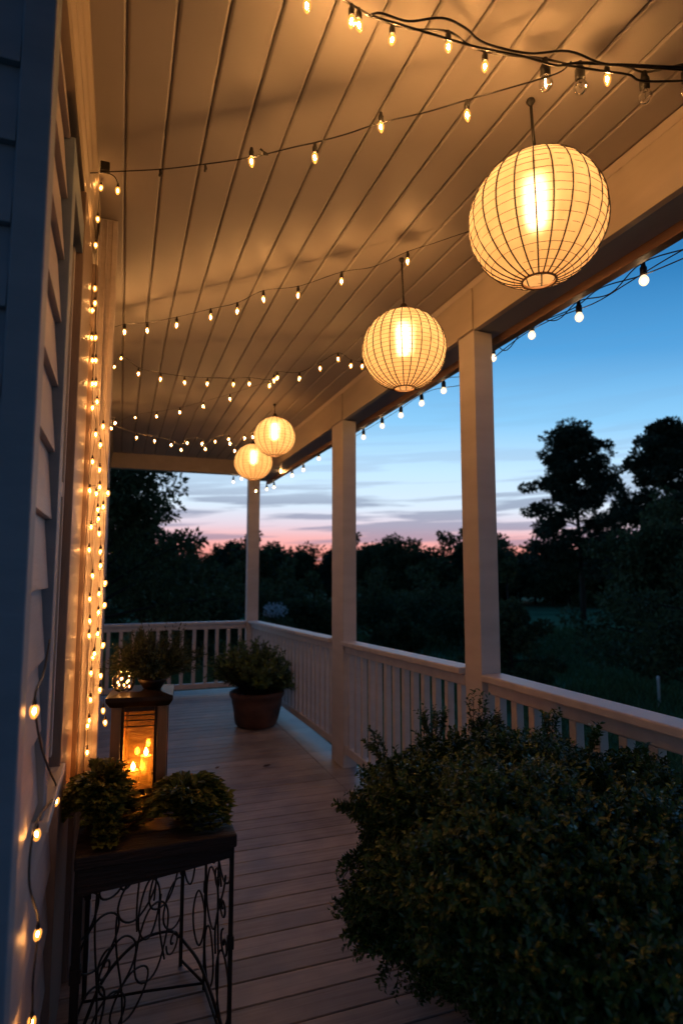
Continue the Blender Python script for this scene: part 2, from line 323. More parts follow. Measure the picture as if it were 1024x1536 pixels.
def make_world():
    nt = W.node_tree; nt.nodes.clear(); L = nt.links.new
    out = N(nt, 'ShaderNodeOutputWorld'); bg = N(nt, 'ShaderNodeBackground'); L(bg.outputs[0], out.inputs[0])
    tc = N(nt, 'ShaderNodeTexCoord'); sp = N(nt, 'ShaderNodeSeparateXYZ'); L(tc.outputs['Generated'], sp.inputs[0])
    asn = N(nt, 'ShaderNodeMath', operation='ARCSINE'); L(sp.outputs[2], asn.inputs[0])
    el = N(nt, 'ShaderNodeMath', operation='MULTIPLY'); L(asn.outputs[0], el.inputs[0]); el.inputs[1].default_value = 2 / math.pi
    az = N(nt, 'ShaderNodeMath', operation='ARCTAN2'); L(sp.outputs[0], az.inputs[0]); L(sp.outputs[1], az.inputs[1])
    # the side away from the sunset is higher up the ramp: shift elevation with azimuth
    dt = N(nt, 'ShaderNodeVectorMath', operation='DOT_PRODUCT'); L(tc.outputs['Generated'], dt.inputs[0]); a0 = math.radians(8); dt.inputs[1].default_value = (math.sin(a0), math.cos(a0), 0)
    sh = N(nt, 'ShaderNodeMapRange'); L(dt.outputs['Value'], sh.inputs[0]); sh.inputs[1].default_value = 1; sh.inputs[2].default_value = -1; sh.inputs[3].default_value = 1.0; sh.inputs[4].default_value = 2.2
    e2 = N(nt, 'ShaderNodeMath', operation='MULTIPLY'); L(el.outputs[0], e2.inputs[0]); L(sh.outputs[0], e2.inputs[1])
    d = lambda deg: deg / 90
    st = [(0, (.52, .15, .12)), (d(1.0), (.78, .25, .19)), (d(2.2), (.86, .33, .28)), (d(3.4), (.82, .42, .42)), (d(4.6), (.70, .58, .66)), (d(6.5), (.62, .74, .86)),
          (d(10), (.49, .71, .91)), (d(15), (.235, .53, .82)), (d(22), (.08, .32, .64)), (d(30), (.028, .185, .44)), (d(45), (.012, .09, .25)), (1, (.005, .03, .10))]
    r = ramp(nt, st); L(e2.outputs[0], r.inputs[0])
    # thin cloud bars low over the sunset
    cv = N(nt, 'ShaderNodeCombineXYZ')
    a1 = N(nt, 'ShaderNodeMath', operation='MULTIPLY'); L(az.outputs[0], a1.inputs[0]); a1.inputs[1].default_value = 2.6
    a2 = N(nt, 'ShaderNodeMath', operation='MULTIPLY'); L(asn.outputs[0], a2.inputs[0]); a2.inputs[1].default_value = 44
    a3 = N(nt, 'ShaderNodeMath', operation='MULTIPLY_ADD'); L(az.outputs[0], a3.inputs[0]); a3.inputs[1].default_value = -1.2; L(a2.outputs[0], a3.inputs[2])
    L(a1.outputs[0], cv.inputs[0]); L(a3.outputs[0], cv.inputs[1])
    nz = N(nt, 'ShaderNodeTexNoise'); nz.inputs['Scale'].default_value = 1.15; nz.inputs['Detail'].default_value = 5; nz.inputs['Roughness'].default_value = .5; nz.inputs['Distortion'].default_value = .35
    L(cv.outputs[0], nz.inputs[0])
    c = ramp(nt, [(.47, (0, 0, 0)), (.545, (1, 1, 1))]); L(nz.outputs[0], c.inputs[0])
    band = ramp(nt, [(0, (.3, .3, .3)), (d(3), (.9, .9, .9)), (d(6.5), (1, 1, 1)), (d(9), (.35, .35, .35)), (d(14), (.1, .1, .1)), (d(24), (0, 0, 0))]); L(el.outputs[0], band.inputs[0])
    mm = N(nt, 'ShaderNodeMath', operation='MULTIPLY'); L(c.outputs[0], mm.inputs[0]); L(band.outputs[0], mm.inputs[1])
    mk = N(nt, 'ShaderNodeMath', operation='MULTIPLY'); L(mm.outputs[0], mk.inputs[0]); mk.inputs[1].default_value = .68
    cl = N(nt, 'ShaderNodeMix', data_type='RGBA'); L(mk.outputs[0], cl.inputs[0]); L(r.outputs[0], cl.inputs[6]); cl.inputs[7].default_value = (.17, .20, .31, 1)
    # the eastern half of the sky is already dark
    dk = N(nt, 'ShaderNodeMapRange'); L(dt.outputs['Value'], dk.inputs[0]); dk.inputs[1].default_value = -.6; dk.inputs[2].default_value = .6; dk.inputs[3].default_value = .36; dk.inputs[4].default_value = .90
    L(cl.outputs[2], bg.inputs[0]); L(dk.outputs[0], bg.inputs[1])
make_world()
# ------------------------------------------------------------------ porch shell
WX = -.15      # plane of the house wall
CZ = 2.70      # ceiling
BX = 1.50      # inner face of beam and railing
Y1 = 7.10      # far end
def make_floor():
    b = MB(); y = -1.534; k = 0
    while y < 7.2:
        z = -RNG.uniform(0, .0012)
        b.prism([(y + .0015, -.028), (y + .1155, -.028), (y + .1155, z - .003), (y + .1125, z), (y + .0045, z), (y + .0015, z - .003)], 'x', WX - (.9 if y < 1.0 else 0), 1.378)
        y += .118
    b.prism([(1.382, -.028), (1.62, -.028), (1.62, -.003), (1.617, 0), (1.385, 0), (1.382, -.003)], 'y', -1.53, 7.25)
    b.build('porch_floor', M['deck']); tag(bpy.data.objects['porch_floor'], kind='structure')
    b = MB().box(WX, 1.6, -1.5, 7.2, -.30, -.035).box(-1.05, WX, -1.5, 1.05, -.30, -.035)
    for x in (0, 1.5):
        for yy in (-1.2, 2.3, 4.3, 7.1): b.box(x - .06, x + .06, yy - .06, yy + .06, -1.1, -.3)
    tag(b.build('porch_base', M['dark']), kind='structure')
make_floor()
def make_ceiling():
    b = MB(); g = [-.147 - .0]; x = -.03 - .1165
    edges = [-.148] + [-.03 + .1165 * i for i in range(14)]
    edges = [e for e in edges if e < 1.49] + [1.499]
    for a, c in zip(edges[:-1], edges[1:]):
        if c - a < .03: continue
        b.prism([(a + .0018, CZ + .0080), (a + .0030, CZ + .005), (a + .0062, CZ + .0010), (a + .009, CZ), (c - .009, CZ), (c - .0062, CZ + .0010), (c - .0030, CZ + .005), (c - .0018, CZ + .0080), (c - .0018, CZ + .0138), (a + .0018, CZ + .0138)], 'y', -1.5, Y1)
    b.box(-.20, 1.72, -1.5, 7.25, CZ + .014, CZ + .10)
    tag(b.build('porch_ceiling', M['ceil']), kind='structure')
make_ceiling()
# beam along the posts and beam across the far end
bm = empty('porch_beam', (BX, 2, 2.48), 'long cream painted beam on the posts with blue lit soffit and brown outer fascia', 'beam')
b = MB().box(BX, BX + .03, -1.5, 7.1, 2.475, CZ + .012); b.build('beam', M['beam'], bm, bevel=.003).matrix_parent_inverse = Matrix.Translation((-BX, -2, -2.48))
def under(o, par):   # keep world coordinates although parented to an offset empty
    o.matrix_parent_inverse = Matrix.Translation(-par.location) if par.rotation_euler.z == 0 else (Matrix.Translation(par.location) @ Matrix.Rotation(par.rotation_euler.z, 4, 'Z')).inverted()
    return o
under(MB().box(1.532, 1.655, -1.5, 7.22, 2.482, CZ + .010).build('soffit', M['soffit'], bm), bm)
under(MB().box(1.657, 1.70, -1.5, 7.22, 2.445, CZ + .010).build('fascia', M['fascia'], bm, bevel=.003), bm)
under(MB().prism([(BX - .001, CZ - .001), (BX - .018, CZ - .001), (BX - .012, CZ - .008), (BX - .004, CZ - .022), (BX - .001, CZ - .024)], 'y', -1.5, 7.09).build('bed_moulding', M['beam'], bm), bm)
eb = empty('end_beam', (.6, Y1, 2.5), 'short beam across the far end of the porch above the sunset opening', 'beam')
under(MB().box(-.16, BX + .1, Y1 + .002, Y1 + .10, 2.53, CZ + .011).build('beam', M['beam'], eb, bevel=.003), eb)
# posts
def post(x0, y0, label, w=.115, dp=.125, top=2.474, far=False):
    e = empty('porch_post', (x0 + w / 2, y0 + dp / 2, 0), label, 'post', 'white porch posts')
    under(MB().box(x0, x0 + w, y0, y0 + dp, .0, top).build('shaft', M['white'], e, bevel=.004), e)
    if not far:
        t = .010
        under(MB().box(x0 - t, x0 - .001, y0 - .003, y0 + dp + .004, 2.476, CZ - .026).build('head_block', M['beam'], e, bevel=.002), e)
    return e
post(BX, 2.31, 'nearest white square post, between the bush and the lit railing', .100, .135)
post(BX, 4.06, 'middle white square post with warm light at its top',   .105, .24)
post(BX - .10, 7.0, 'farthest and slimmest post, standing where the two far railings meet', .135, .10, 2.528, True)
# railings
def baluster_mesh(h0, h1):
    return MB().box(-.018, .018, -.018, .018, h0, h1)
def rail_run(pa, pb, za, zb, label, n, axis, bz=.10, solid=False):
    ax = np.array([*pa, 0.]); bx = np.array([*pb, 0.]); L = np.linalg.norm(bx - ax); mid = (ax + bx) / 2
    rz = math.atan2(bx[1] - ax[1], bx[0] - ax[0])
    e = empty('porch_railing', tuple(mid), label, 'railing', 'white porch railings', rz)
    zt = lambda s: za + (zb - za) * s
    def sloped(y0, y1, d0, d1, name, x0=-L / 2, x1=L / 2):
        V = []
        for x in (x0, x1):
            z = zt((x + L / 2) / L)
            V += [(x, y0, z + d0), (x, y1, z + d0), (x, y1, z + d1), (x, y0, z + d1)]
        MB().add(V, [(0, 1, 2, 3)[::-1], (4, 5, 6, 7), (0, 4, 5, 1)[::-1], (1, 5, 6, 2)[::-1], (2, 6, 7, 3)[::-1], (3, 7, 4, 0)[::-1]]).build(name, M['rail'], e, bevel=.006)
    sloped(-.055, .055, -.032, 0, 'top_rail')
    sloped(-.024, .024, -.085, -.033, 'sub_rail')
    MB().box(-L / 2, L / 2, -.024, .024, bz, bz + .055).build('bottom_rail', M['rail'], e, bevel=.004)
    me = None
    hm = (za + zb) / 2
    for i in range(n):
        s = (i + .5) / n; z1 = zt(s) - .086
        if me is None:
            me = MB().box(-.018, .018, -.018, .018, bz + .056, hm - .086)
            o = me.build('baluster', M['rail'], e, bevel=.003); base = o; me = o.data
        else:
            o = base.copy(); COL.objects.link(o)
        o.location = (-L / 2 + s * L + RNG.uniform(-.003, .003), RNG.uniform(-.002, .002), 0); o.rotation_euler = (0, RNG.uniform(-.004, .004), RNG.uniform(-.04, .04))
        k = (z1 - bz - .056) / (hm - .086 - bz - .056)
        o.scale = (1, 1, k); o.location.z = (bz + .056) * (1 - k)
    return e
rail_run((BX + .045, -.35), (BX + .045, 2.298), .925, .912, 'nearest railing section, warm lit, rising behind the big bush', 23, 0)
rail_run((BX + .035, 2.467), (BX + .035, 4.058), .918, .872, 'middle railing section between the two tall lit posts', 13, 0)
rail_run((BX + .03, 4.312), (BX - .03, 6.998), .868, .805, 'far side railing section beside the terracotta pot', 24, 0)
rail_run((-.158, Y1 - .04), (BX - .102, Y1 - .04), .80, .80, 'railing straight across the far end of the porch behind the herb plant', 12, 0, .06)
# ------------------------------------------------------------------ house
HY = 1.085
hs = empty('house', (-1, HY, 0), 'house wall on the left with lapped siding, dark blue corner board and a window', 'house')
def laps(y0, y1, z0, z1, step, name='siding', m='siding', skip=None):
    b = MB(); z = z0
    while z < z1 - .01:
        t = min(z + step, z1)
        b.prism([(WX - .03, z), (WX + .003, z), (WX + .003, z + .004), (WX - .012, t + .012), (WX - .03, t + .012)], 'y', y0, y1)
        z += step
    return under(b.build(name, M[m], hs), hs)
WZ0, WZ1 = .86, 2.30        # window opening
WY0, WY1 = 1.565, 1.86
laps(HY + .055, 1.475, -.05, 2.50, .152)
laps(1.477, 2.0, -.05, WZ0 - .062, .152, 'siding')
laps(2.70, Y1 - .11, -.05, 2.50, .112)
under(MB().box(-2.5, WX - .031, HY + .01, Y1, -.9, 2.72).build('wall', M['dark'], hs), hs)
under(MB().box(-.190, WX + .012, HY - .012, HY + .052, -.08, 2.72).build('corner_board', M['blue'], hs, bevel=.003), hs)
under(MB().box(WX - .03, WX + .008, Y1 - .108, Y1, -.02, 2.53).build('corner_board', M['white'], hs, bevel=.003), hs)
b = MB(); z = -.1
while z < 2.7:
    b.prism([(HY + .012, z), (HY - .012, z), (HY - .012, z + .004), (HY + .004, z + .15), (HY + .012, z + .15)][::-1], 'x', -2.5, -.191); z += .145
o = under(b.build('siding', M['blue'], hs), hs); o['label'] = 'blue lapped siding facing the viewer'
# frieze and crown
def crownprof():
    x = WX
    return [(x - .02, 2.50), (x + .010, 2.50), (x + .010, 2.555), (x + .004, 2.56), (x + .004, 2.572), (x + .016, 2.585), (x + .018, 2.60), (x + .008, 2.606), (x + .008, 2.625), (x + .022, 2.64), (x + .026, 2.66), (x + .020, 2.664), (x + .034, 2.682), (x + .036, 2.6985), (x - .02, 2.6985)]
under(MB().prism(crownprof(), 'y', HY + .053, Y1 - .001).build('crown_moulding', M['crown'], hs), hs)
# window (near jamb, pane, far board)
wn = under(MB().box(WX - .03, WX + .014, 1.478, 1.545, WZ0 - .035, WZ1 + .09).box(WX - .03, WX + .013, 1.546, 1.865, WZ1, WZ1 + .09)
           .box(WX - .03, WX + .004, 1.546, 1.562, WZ0, WZ1).build('window', M['blue'], hs, bevel=.002), hs)
def sub(o): o.matrix_parent_inverse = Matrix.Identity(4); return o
sub(MB().box(WX - .03, WX - .006, 1.563, 1.60, WZ0, WZ1 - .001).box(WX - .03, WX - .006, 1.83, 1.864, WZ0, WZ1 - .001).box(WX - .03, WX - .007, 1.601, 1.829, 1.56, 1.60).build('sash', M['white'], wn))
sub(MB().box(WX - .03, WX - .018, 1.601, 1.829, WZ0, 1.559).box(WX - .03, WX - .016, 1.601, 1.829, 1.601, WZ1 - .001).build('window_pane', M['pane'], wn))
sub(MB().box(WX - .03, WX + .026, 1.47, 1.9, WZ0 - .06, WZ0 - .036).build('sill', M['white'], wn, bevel=.003))
under(MB().box(WX - .03, WX + .016, 1.868, 2.318, -.02, 2.499).build('trim_board', M['trim'], hs, bevel=.003), hs)
under(MB().box(WX - .03, -.118, 2.320, 2.42, -.02, 2.499).build('pilaster', M['trim'], hs, bevel=.003), hs)
b = MB().box(-.117, -.053, 2.345, 2.43, -.02, 2.6985)
for x0, x1 in ((-.117, -.109), (-.094, -.088), (-.072, -.053)): b.box(x0, x1 - .0005, 2.333, 2.3445, -.02, 2.69)
under(b.build('pilaster', M['siding'], hs, bevel=.002), hs)
# ------------------------------------------------------------------ string lights
def smooth_path(P, sub_=6):
    P = [np.asarray(p, float) for p in P]; Q = [2 * P[0] - P[1]] + P + [2 * P[-1] - P[-2]]; out = []
    for i in range(1, len(Q) - 2):
        a, b_, c, d = Q[i - 1:i + 3]
        for k in range(sub_):
            t = k / sub_
            out.append(.5 * (2 * b_ + (c - a) * t + (2 * a - 5 * b_ + 4 * c - d) * t * t + (3 * b_ - a - 3 * c + d) * t ** 3))
    out.append(P[-1]); return out
def bulb_mesh(kind):
    b = MB()
    if kind == 'c9':      # pointed amber bulb
        b.lathe([(.004, .014), (.0085, .010), (.0115, .0), (.0110, -.008), (.0075, -.019), (.003, -.026), (.0003, -.028)], 12, mi=1)
        b.lathe([(.0003, .006), (.0028, .003), (.0036, -.004), (.0028, -.010), (.0003, -.014)], 8, mi=0)
        ms = [M['fil'], M['env']]
    elif kind == 'mini':
        b.lathe([(.004, .014), (.0085, .010), (.0105, .0), (.0100, -.008), (.0065, -.017), (.003, -.022), (.0003, -.024)], 12, mi=1)
        b.lathe([(.0003, .004), (.0022, .002), (.0028, -.003), (.002, -.008), (.0003, -.010)], 8, mi=0)
        ms = [M['fil_dim'], M['env']]
    elif kind == 'fairy':
        b.lathe([(.003, .010), (.007, .007), (.0088, .0), (.0078, -.008), (.004, -.015), (.0003, -.017)], 10, mi=1)
        b.lathe([(.0003, .004), (.0022, .002), (.0028, -.002), (.002, -.006), (.0003, -.008)], 7, mi=0)
        ms = [M['fil_small'], M['env']]
    elif kind == 'globe':
        b.lathe([(.006, .024), (.011, .020), (.018, .008), (.0195, 0), (.018, -.008), (.012, -.017), (.005, -.021), (.0003, -.022)], 14, mi=1)
        b.lathe([(.0003, .010), (.007, .005), (.009, -.001), (.006, -.008), (.0003, -.011)], 8, mi=0)
        ms = [M['fil_pale'], M['env_pale']]
    else:                 # clear globe, unlit or dim
        b.lathe([(.006, .024), (.011, .020), (.018, .008), (.0195, 0), (.018, -.008), (.012, -.017), (.005, -.021), (.0003, -.022)], 18, mi=1)
        b.tube([(0, 0, .02), (.002, 0, .006), (-.004, 0, .003), (.004, 0, -.003), (-.002, 0, -.006)], .0006, 4, mi=0)
        ms = [M['darkmetal'] if kind == 'off' else M['fil'], M['env_off']]
    k_ = .78 if kind == 'c9' else .9
    b.v = [v * k_ for v in b.v]
    o = b.build('bulb', ms, None, True); me = o.data; bpy.data.objects.remove(o); return me
BM = {k: bulb_mesh(k) for k in ('c9', 'mini', 'fairy', 'globe', 'off', 'dim')}
def sock_mesh(s):
    o = MB().lathe([(.0003, .040 * s), (.005 * s, .040 * s), (.006 * s, .030 * s), (.0085 * s, .026 * s), (.0085 * s, .008 * s), (.0065 * s, .006 * s), (.0003, .006 * s)], 10).build('socket', M['black'], None, True)
    me = o.data; bpy.data.objects.remove(o); return me
SM = {'c9': sock_mesh(.85), 'mini': sock_mesh(.75), 'fairy': sock_mesh(.45), 'globe': sock_mesh(1.5), 'off': sock_mesh(1.5), 'dim': sock_mesh(1.5)}
SOFF = {'mini': .004, 'c9': .005, 'fairy': .004, 'globe': .010, 'off': .010, 'dim': .010}; STOP = {'mini': .034, 'c9': .038, 'fairy': .021, 'globe': .07, 'off': .07, 'dim': .07}
def string(items, f, label, r=.0016, default='c9', extra=(), group='string lights on the porch', name='string_lights', mc='black'):
    """items: (kind, x, y) in order; kind 'c' = cable point, 'b' or a bulb kind = bulb. f maps a pixel of the photo to a place"""
    pts = []; bulbs = []; leads = []
    for it in items:
        k, x, y = it[:3]; p = f(x, y)
        if len(it) > 3:      # bulb on a lead: the cable itself passes at it[3]
            k = default if k == 'b' else k
            q = f(x, it[3]); top = p + np.array([0, 0, STOP[k]]); bulbs.append((k, p)); pts.append(q)
            if np.linalg.norm(q - top) > .008: leads.append((top - [0, 0, .004], q))
            continue
        if k == 'c': pts.append(p)
        else:
            k = default if k == 'b' else k
            bulbs.append((k, p)); pts.append(p + np.array([0, 0, STOP[k]]))
    root = empty(name, tuple(pts[0]), label, 'string lights', group)
    mb = MB(); mb.tube(smooth_path(pts), r, 6)
    for e in extra: mb.tube(smooth_path([f(x, y) for x, y in e]), r, 6)
    for a, c in leads: mb.tube([a, (a + c) / 2 + [.002, 0, 0], c], r, 5)
    under(mb.build('cable', M[mc], root, True), root)
    for k, p in bulbs:
        tilt = (RNG.uniform(-.25, .25), RNG.uniform(-.25, .25), RNG.uniform(0, 6))
        for nm, me, dz in (('bulb', BM[k], 0), ('socket', SM[k], SOFF[k])):
            o = link(nm, me, root, 0, tuple(p + np.array([0, 0, dz]) - np.array(root.location)))
            if nm == 'bulb': o.rotation_euler = (tilt[0] * .6, tilt[1] * .6, tilt[2])
    return root
def line_plane(l, r_, zl=2.62, zr=2.64):
    P = atZ(*l, zl); Q = atZ(*r_, zr); k = (Q[1] - P[1]) / (Q[0] - P[0]); Y0 = P[1] - k * P[0]
    return lambda x, y: atP(x, y, Y0, k)
string([('c', 440, -30), ('b', 460, 7), ('c', 500, -8), ('b', 527, 30), ('b', 538, 36), ('c', 556, 24), ('b', 588, 58), ('c', 620, 44), ('b', 672, 69), ('c', 700, 66), ('b', 727, 98), ('c', 775, 84), ('dim', 818, 126), ('c', 850, 96), ('off', 870, 131), ('b', 910, 117), ('c', 940, 100), ('off', 967, 145), ('c', 1000, 102), ('off', 1030, 134), ('c', 1060, 104)],
       lambda x, y: atZ(x, y, 2.60), 'thick black cables bunched across the top right ceiling with clear and lit bulbs', .0028,
       extra=[[(556, 22), (572, 20), (612, 32), (662, 27), (697, 42), (727, 65), (792, 80), (852, 77), (902, 95), (942, 97), (1060, 103)], [(560, 25), (637, 48), (712, 70), (782, 84), (832, 98), (862, 95), (927, 98), (1060, 108)], [(842, 97), (900, 106), (942, 112), (967, 122), (1060, 120)]])
bulbless = [(240, 262), (308, 255)]
r0 = string([('c', 97, 262), ('c', 160, 258), ('c', 240, 254), ('c', 310, 246), ('b', 377, 241, 236), ('c', 440, 221), ('b', 472, 235, 214), ('c', 520, 201), ('b', 571, 189, 184), ('c', 640, 168), ('b', 700, 171, 150), ('c', 760, 133), ('c', 835, 110), ('c', 856, 92)],
       line_plane((160, 258), (850, 95), 2.60, 2.61), 'black cable of sparse bulbs running from the black box to the nearest lantern hook', .002)
fb = line_plane((160, 258), (850, 95), 2.60, 2.61)
for x, y in ((240, 254), (308, 247)):
    p = fb(x, y); under(MB().tube([p, p + [.002, 0, -.012], p + [-.001, 0, -.022]], [.003, .0045, .003], 6).build('clip', M['black'], r0), r0)
p = fb(395, 229); under(MB().tube([p + [-.010, 0, .006], p + [0, 0, -.002], p + [.014, 0, -.002]], [.006, .007, .003], 6).build('clip', M['black'], r0), r0)
p = fb(158, 251)
under(MB().box(p[0] - .014, p[0] + .014, p[1] - .012, p[1] + .012, p[2] - .014, p[2] + .014).build('junction_box', M['black'], r0, bevel=.003), r0)
string([('c', 150, 498), ('b', 187, 497), ('b', 221, 495), ('b', 265, 487), ('b', 316, 475), ('b', 356, 466), ('b', 395, 448), ('b', 447, 442), ('b', 512, 421), ('c', 560, 400), ('b', 611, 391), ('c', 650, 365), ('c', 700, 348), ('c', 740, 338)],
       line_plane((155, 497), (735, 340), 2.60, 2.655), 'thin cable of amber bulbs crossing the ceiling between the two big paper lanterns', .0015)
string([('c', 160, 540), ('fairy', 172, 550), ('fairy', 182, 537), ('b', 208, 560), ('b', 241, 568), ('b', 277, 573), ('b', 311, 575), ('b', 350, 576), ('b', 374, 575), ('b', 404, 578), ('b', 411, 570), ('b', 416, 566), ('b', 449, 567), ('b', 480, 552), ('b', 507, 538), ('b', 526, 548), ('b', 543, 549), ('c', 549, 515)],
       line_plane((160, 540), (545, 515), 2.60, 2.655), 'thin cable of amber bulbs drooping to the left side of the second paper lantern', .0015, 'mini')
string([('c', 168, 636), ('fairy', 203, 626), ('b', 235, 624), ('b', 270, 618), ('b', 305, 609), ('b', 345, 598), ('c', 385, 578), ('c', 405, 572)],
       line_plane((168, 630), (405, 566), 2.60, 2.66), 'short faint row of five bulbs rising low under the far ceiling', .001, 'mini')
string([('c', 160, 622), ('b', 173, 634), ('b', 167, 642), ('b', 205, 656), ('b', 232, 661), ('b', 257, 667), ('b', 272, 674), ('b', 281, 664), ('b', 303, 665), ('b', 308, 673), ('b', 323, 662), ('b', 343, 658), ('b', 345, 665), ('b', 352, 676), ('b', 367, 657), ('b', 379, 655), ('c', 410, 632)],
       line_plane((160, 622), (410, 628), 2.60, 2.64), 'farthest cable, crowded with bulbs, just before the end beam and small lanterns', .0015, 'mini', mc='white')
G = 'pale globe bulbs outside the beam'
string([('c', 1060, 365), ('globe', 965, 421), ('c', 915, 440), ('globe', 868, 476), ('c', 835, 480), ('globe', 797, 503), ('c', 760, 525), ('globe', 739, 537), ('c', 712, 548)],
       lambda x, y: atX(x, y, 1.76), 'two blue sky lit cables with four pale globe bulbs right of the nearest post', .0025,
       extra=[[(1060, 355), (1000, 388), (940, 425), (890, 455), (830, 478), (780, 505), (730, 545)], [(1060, 372), (965, 412), (900, 432), (860, 462), (800, 488), (735, 530)]])
string([('c', 690, 565), ('globe', 665, 586), ('globe', 632, 605), ('globe', 601, 623), ('globe', 573, 639), ('globe', 545, 656), ('globe', 522, 664), ('c', 505, 668)],
       lambda x, y: atX(x, y, 1.76), 'row of six pale globe bulbs under the beam behind the second paper lantern', .002, extra=[[(690, 578), (640, 588), (590, 620), (540, 650), (505, 672)]])
string([('c', 500, 672), ('globe', 478, 688), ('globe', 455, 705), ('globe', 438, 713), ('globe', 425, 712), ('globe', 411, 731), ('globe', 400, 734), ('c', 385, 728)],
       lambda x, y: atX(x, y, 1.76), 'six pale globe bulbs against the pale sky just right of the farthest post', .002)
string([('c', 345, 700), ('globe', 350, 723), ('globe', 362, 718), ('c', 372, 705)], lambda x, y: atY(x, y, 7.3), 'two pale globe bulbs left of the farthest post under the end beam', .002)
string([('c', 470, 664), ('b', 452, 674), ('b', 467, 682), ('b', 421, 707), ('b', 411, 697), ('b', 384, 736), ('c', 380, 716)], lambda x, y: atP(x, y, 6.4, 0), 'loose end of bulbs dangling below the two small lanterns', .001)
# curtain strands on the wall
SG = 'fairy light strands hanging down the house wall'
LEFT = [(144, 367), (139, 465), (143, 432), (131, 482), (138, 506), (139, 540), (139, 575), (139, 611), (144, 651), (139, 692), (135, 735), (145, 740), (137, 790), (134, 824), (139, 863), (135, 898), (135, 931), (134, 953), (140, 985), (137, 1009), (136, 1049), (134, 1080), (132, 1088), (131, 1128)]
MIDL = [(152, 281), (147, 328), (143, 454), (144, 506), (144, 540), (144, 575), (146, 602), (144, 651), (151, 667), (150, 704), (150, 730), (147, 764), (148, 778), (149, 800), (151, 827), (151, 848), (149, 890), (148, 918), (147, 950), (142, 980), (151, 1013), (150, 1034)]
RGT = [(155, 639), (162, 739), (155, 760), (158, 874), (157, 907), (155, 967), (155, 1065), (158, 1083)]
def strand(L_, Y, top, label, Yt=None):
    it = [('c', top[0], top[1])]
    for x, y in L_: it.append(('b', x, y))
    Yt = Yt or Y
    string(it, lambda x, y: atY(x, y, Yt + (Y - Yt) * min(1, max(0, (y - 300) / 260))), label, .0008, 'fairy', group=SG, name='fairy_light_strand')
strand(sorted(LEFT, key=lambda p: p[1]), 2.305, (141, 330), 'fairy light strand nearest the brown trim board, hanging from ceiling to table', 2.2)
strand(sorted(MIDL, key=lambda p: p[1]), 2.295, (158, 262), 'middle fairy light strand, hanging straight down from the black box', 2.10)
strand(RGT, 2.30, (156, 600), 'outermost fairy light strand with few bulbs, silhouetted by the trees')
string([('c', 160, 258), ('c', 172, 265), ('fairy', 177, 285)], line_plane((160, 258), (850, 95), 2.60, 2.61), 'single short lead with one bulb curling from the black box', .0015, group=SG, name='fairy_light_strand')
string([('c', 92, 150), ('c', 94, 240), ('fairy', 99, 300), ('c', 98, 340)], lambda x, y: atY(x, y, 1.62), 'thin lead with one bulb at the top of the window', .0012, group=SG, name='fairy_light_strand')
string([('c', 75, 960), ('c', 66, 1010), ('fairy', 52, 1065), ('c', 60, 1110), ('c', 72, 1150), ('fairy', 85, 1201), ('fairy', 55, 1250), ('c', 44, 1320), ('fairy', 57, 1400), ('c', 50, 1470), ('fairy', 48, 1532), ('c', 40, 1590)], lambda x, y: atX(x, y, WX + .02 + .0002 * max(0, 60 - x)),
       'nearest wall strand, large glowing bulbs down the low siding at the bottom left', .0022, group=SG, name='fairy_light_strand')
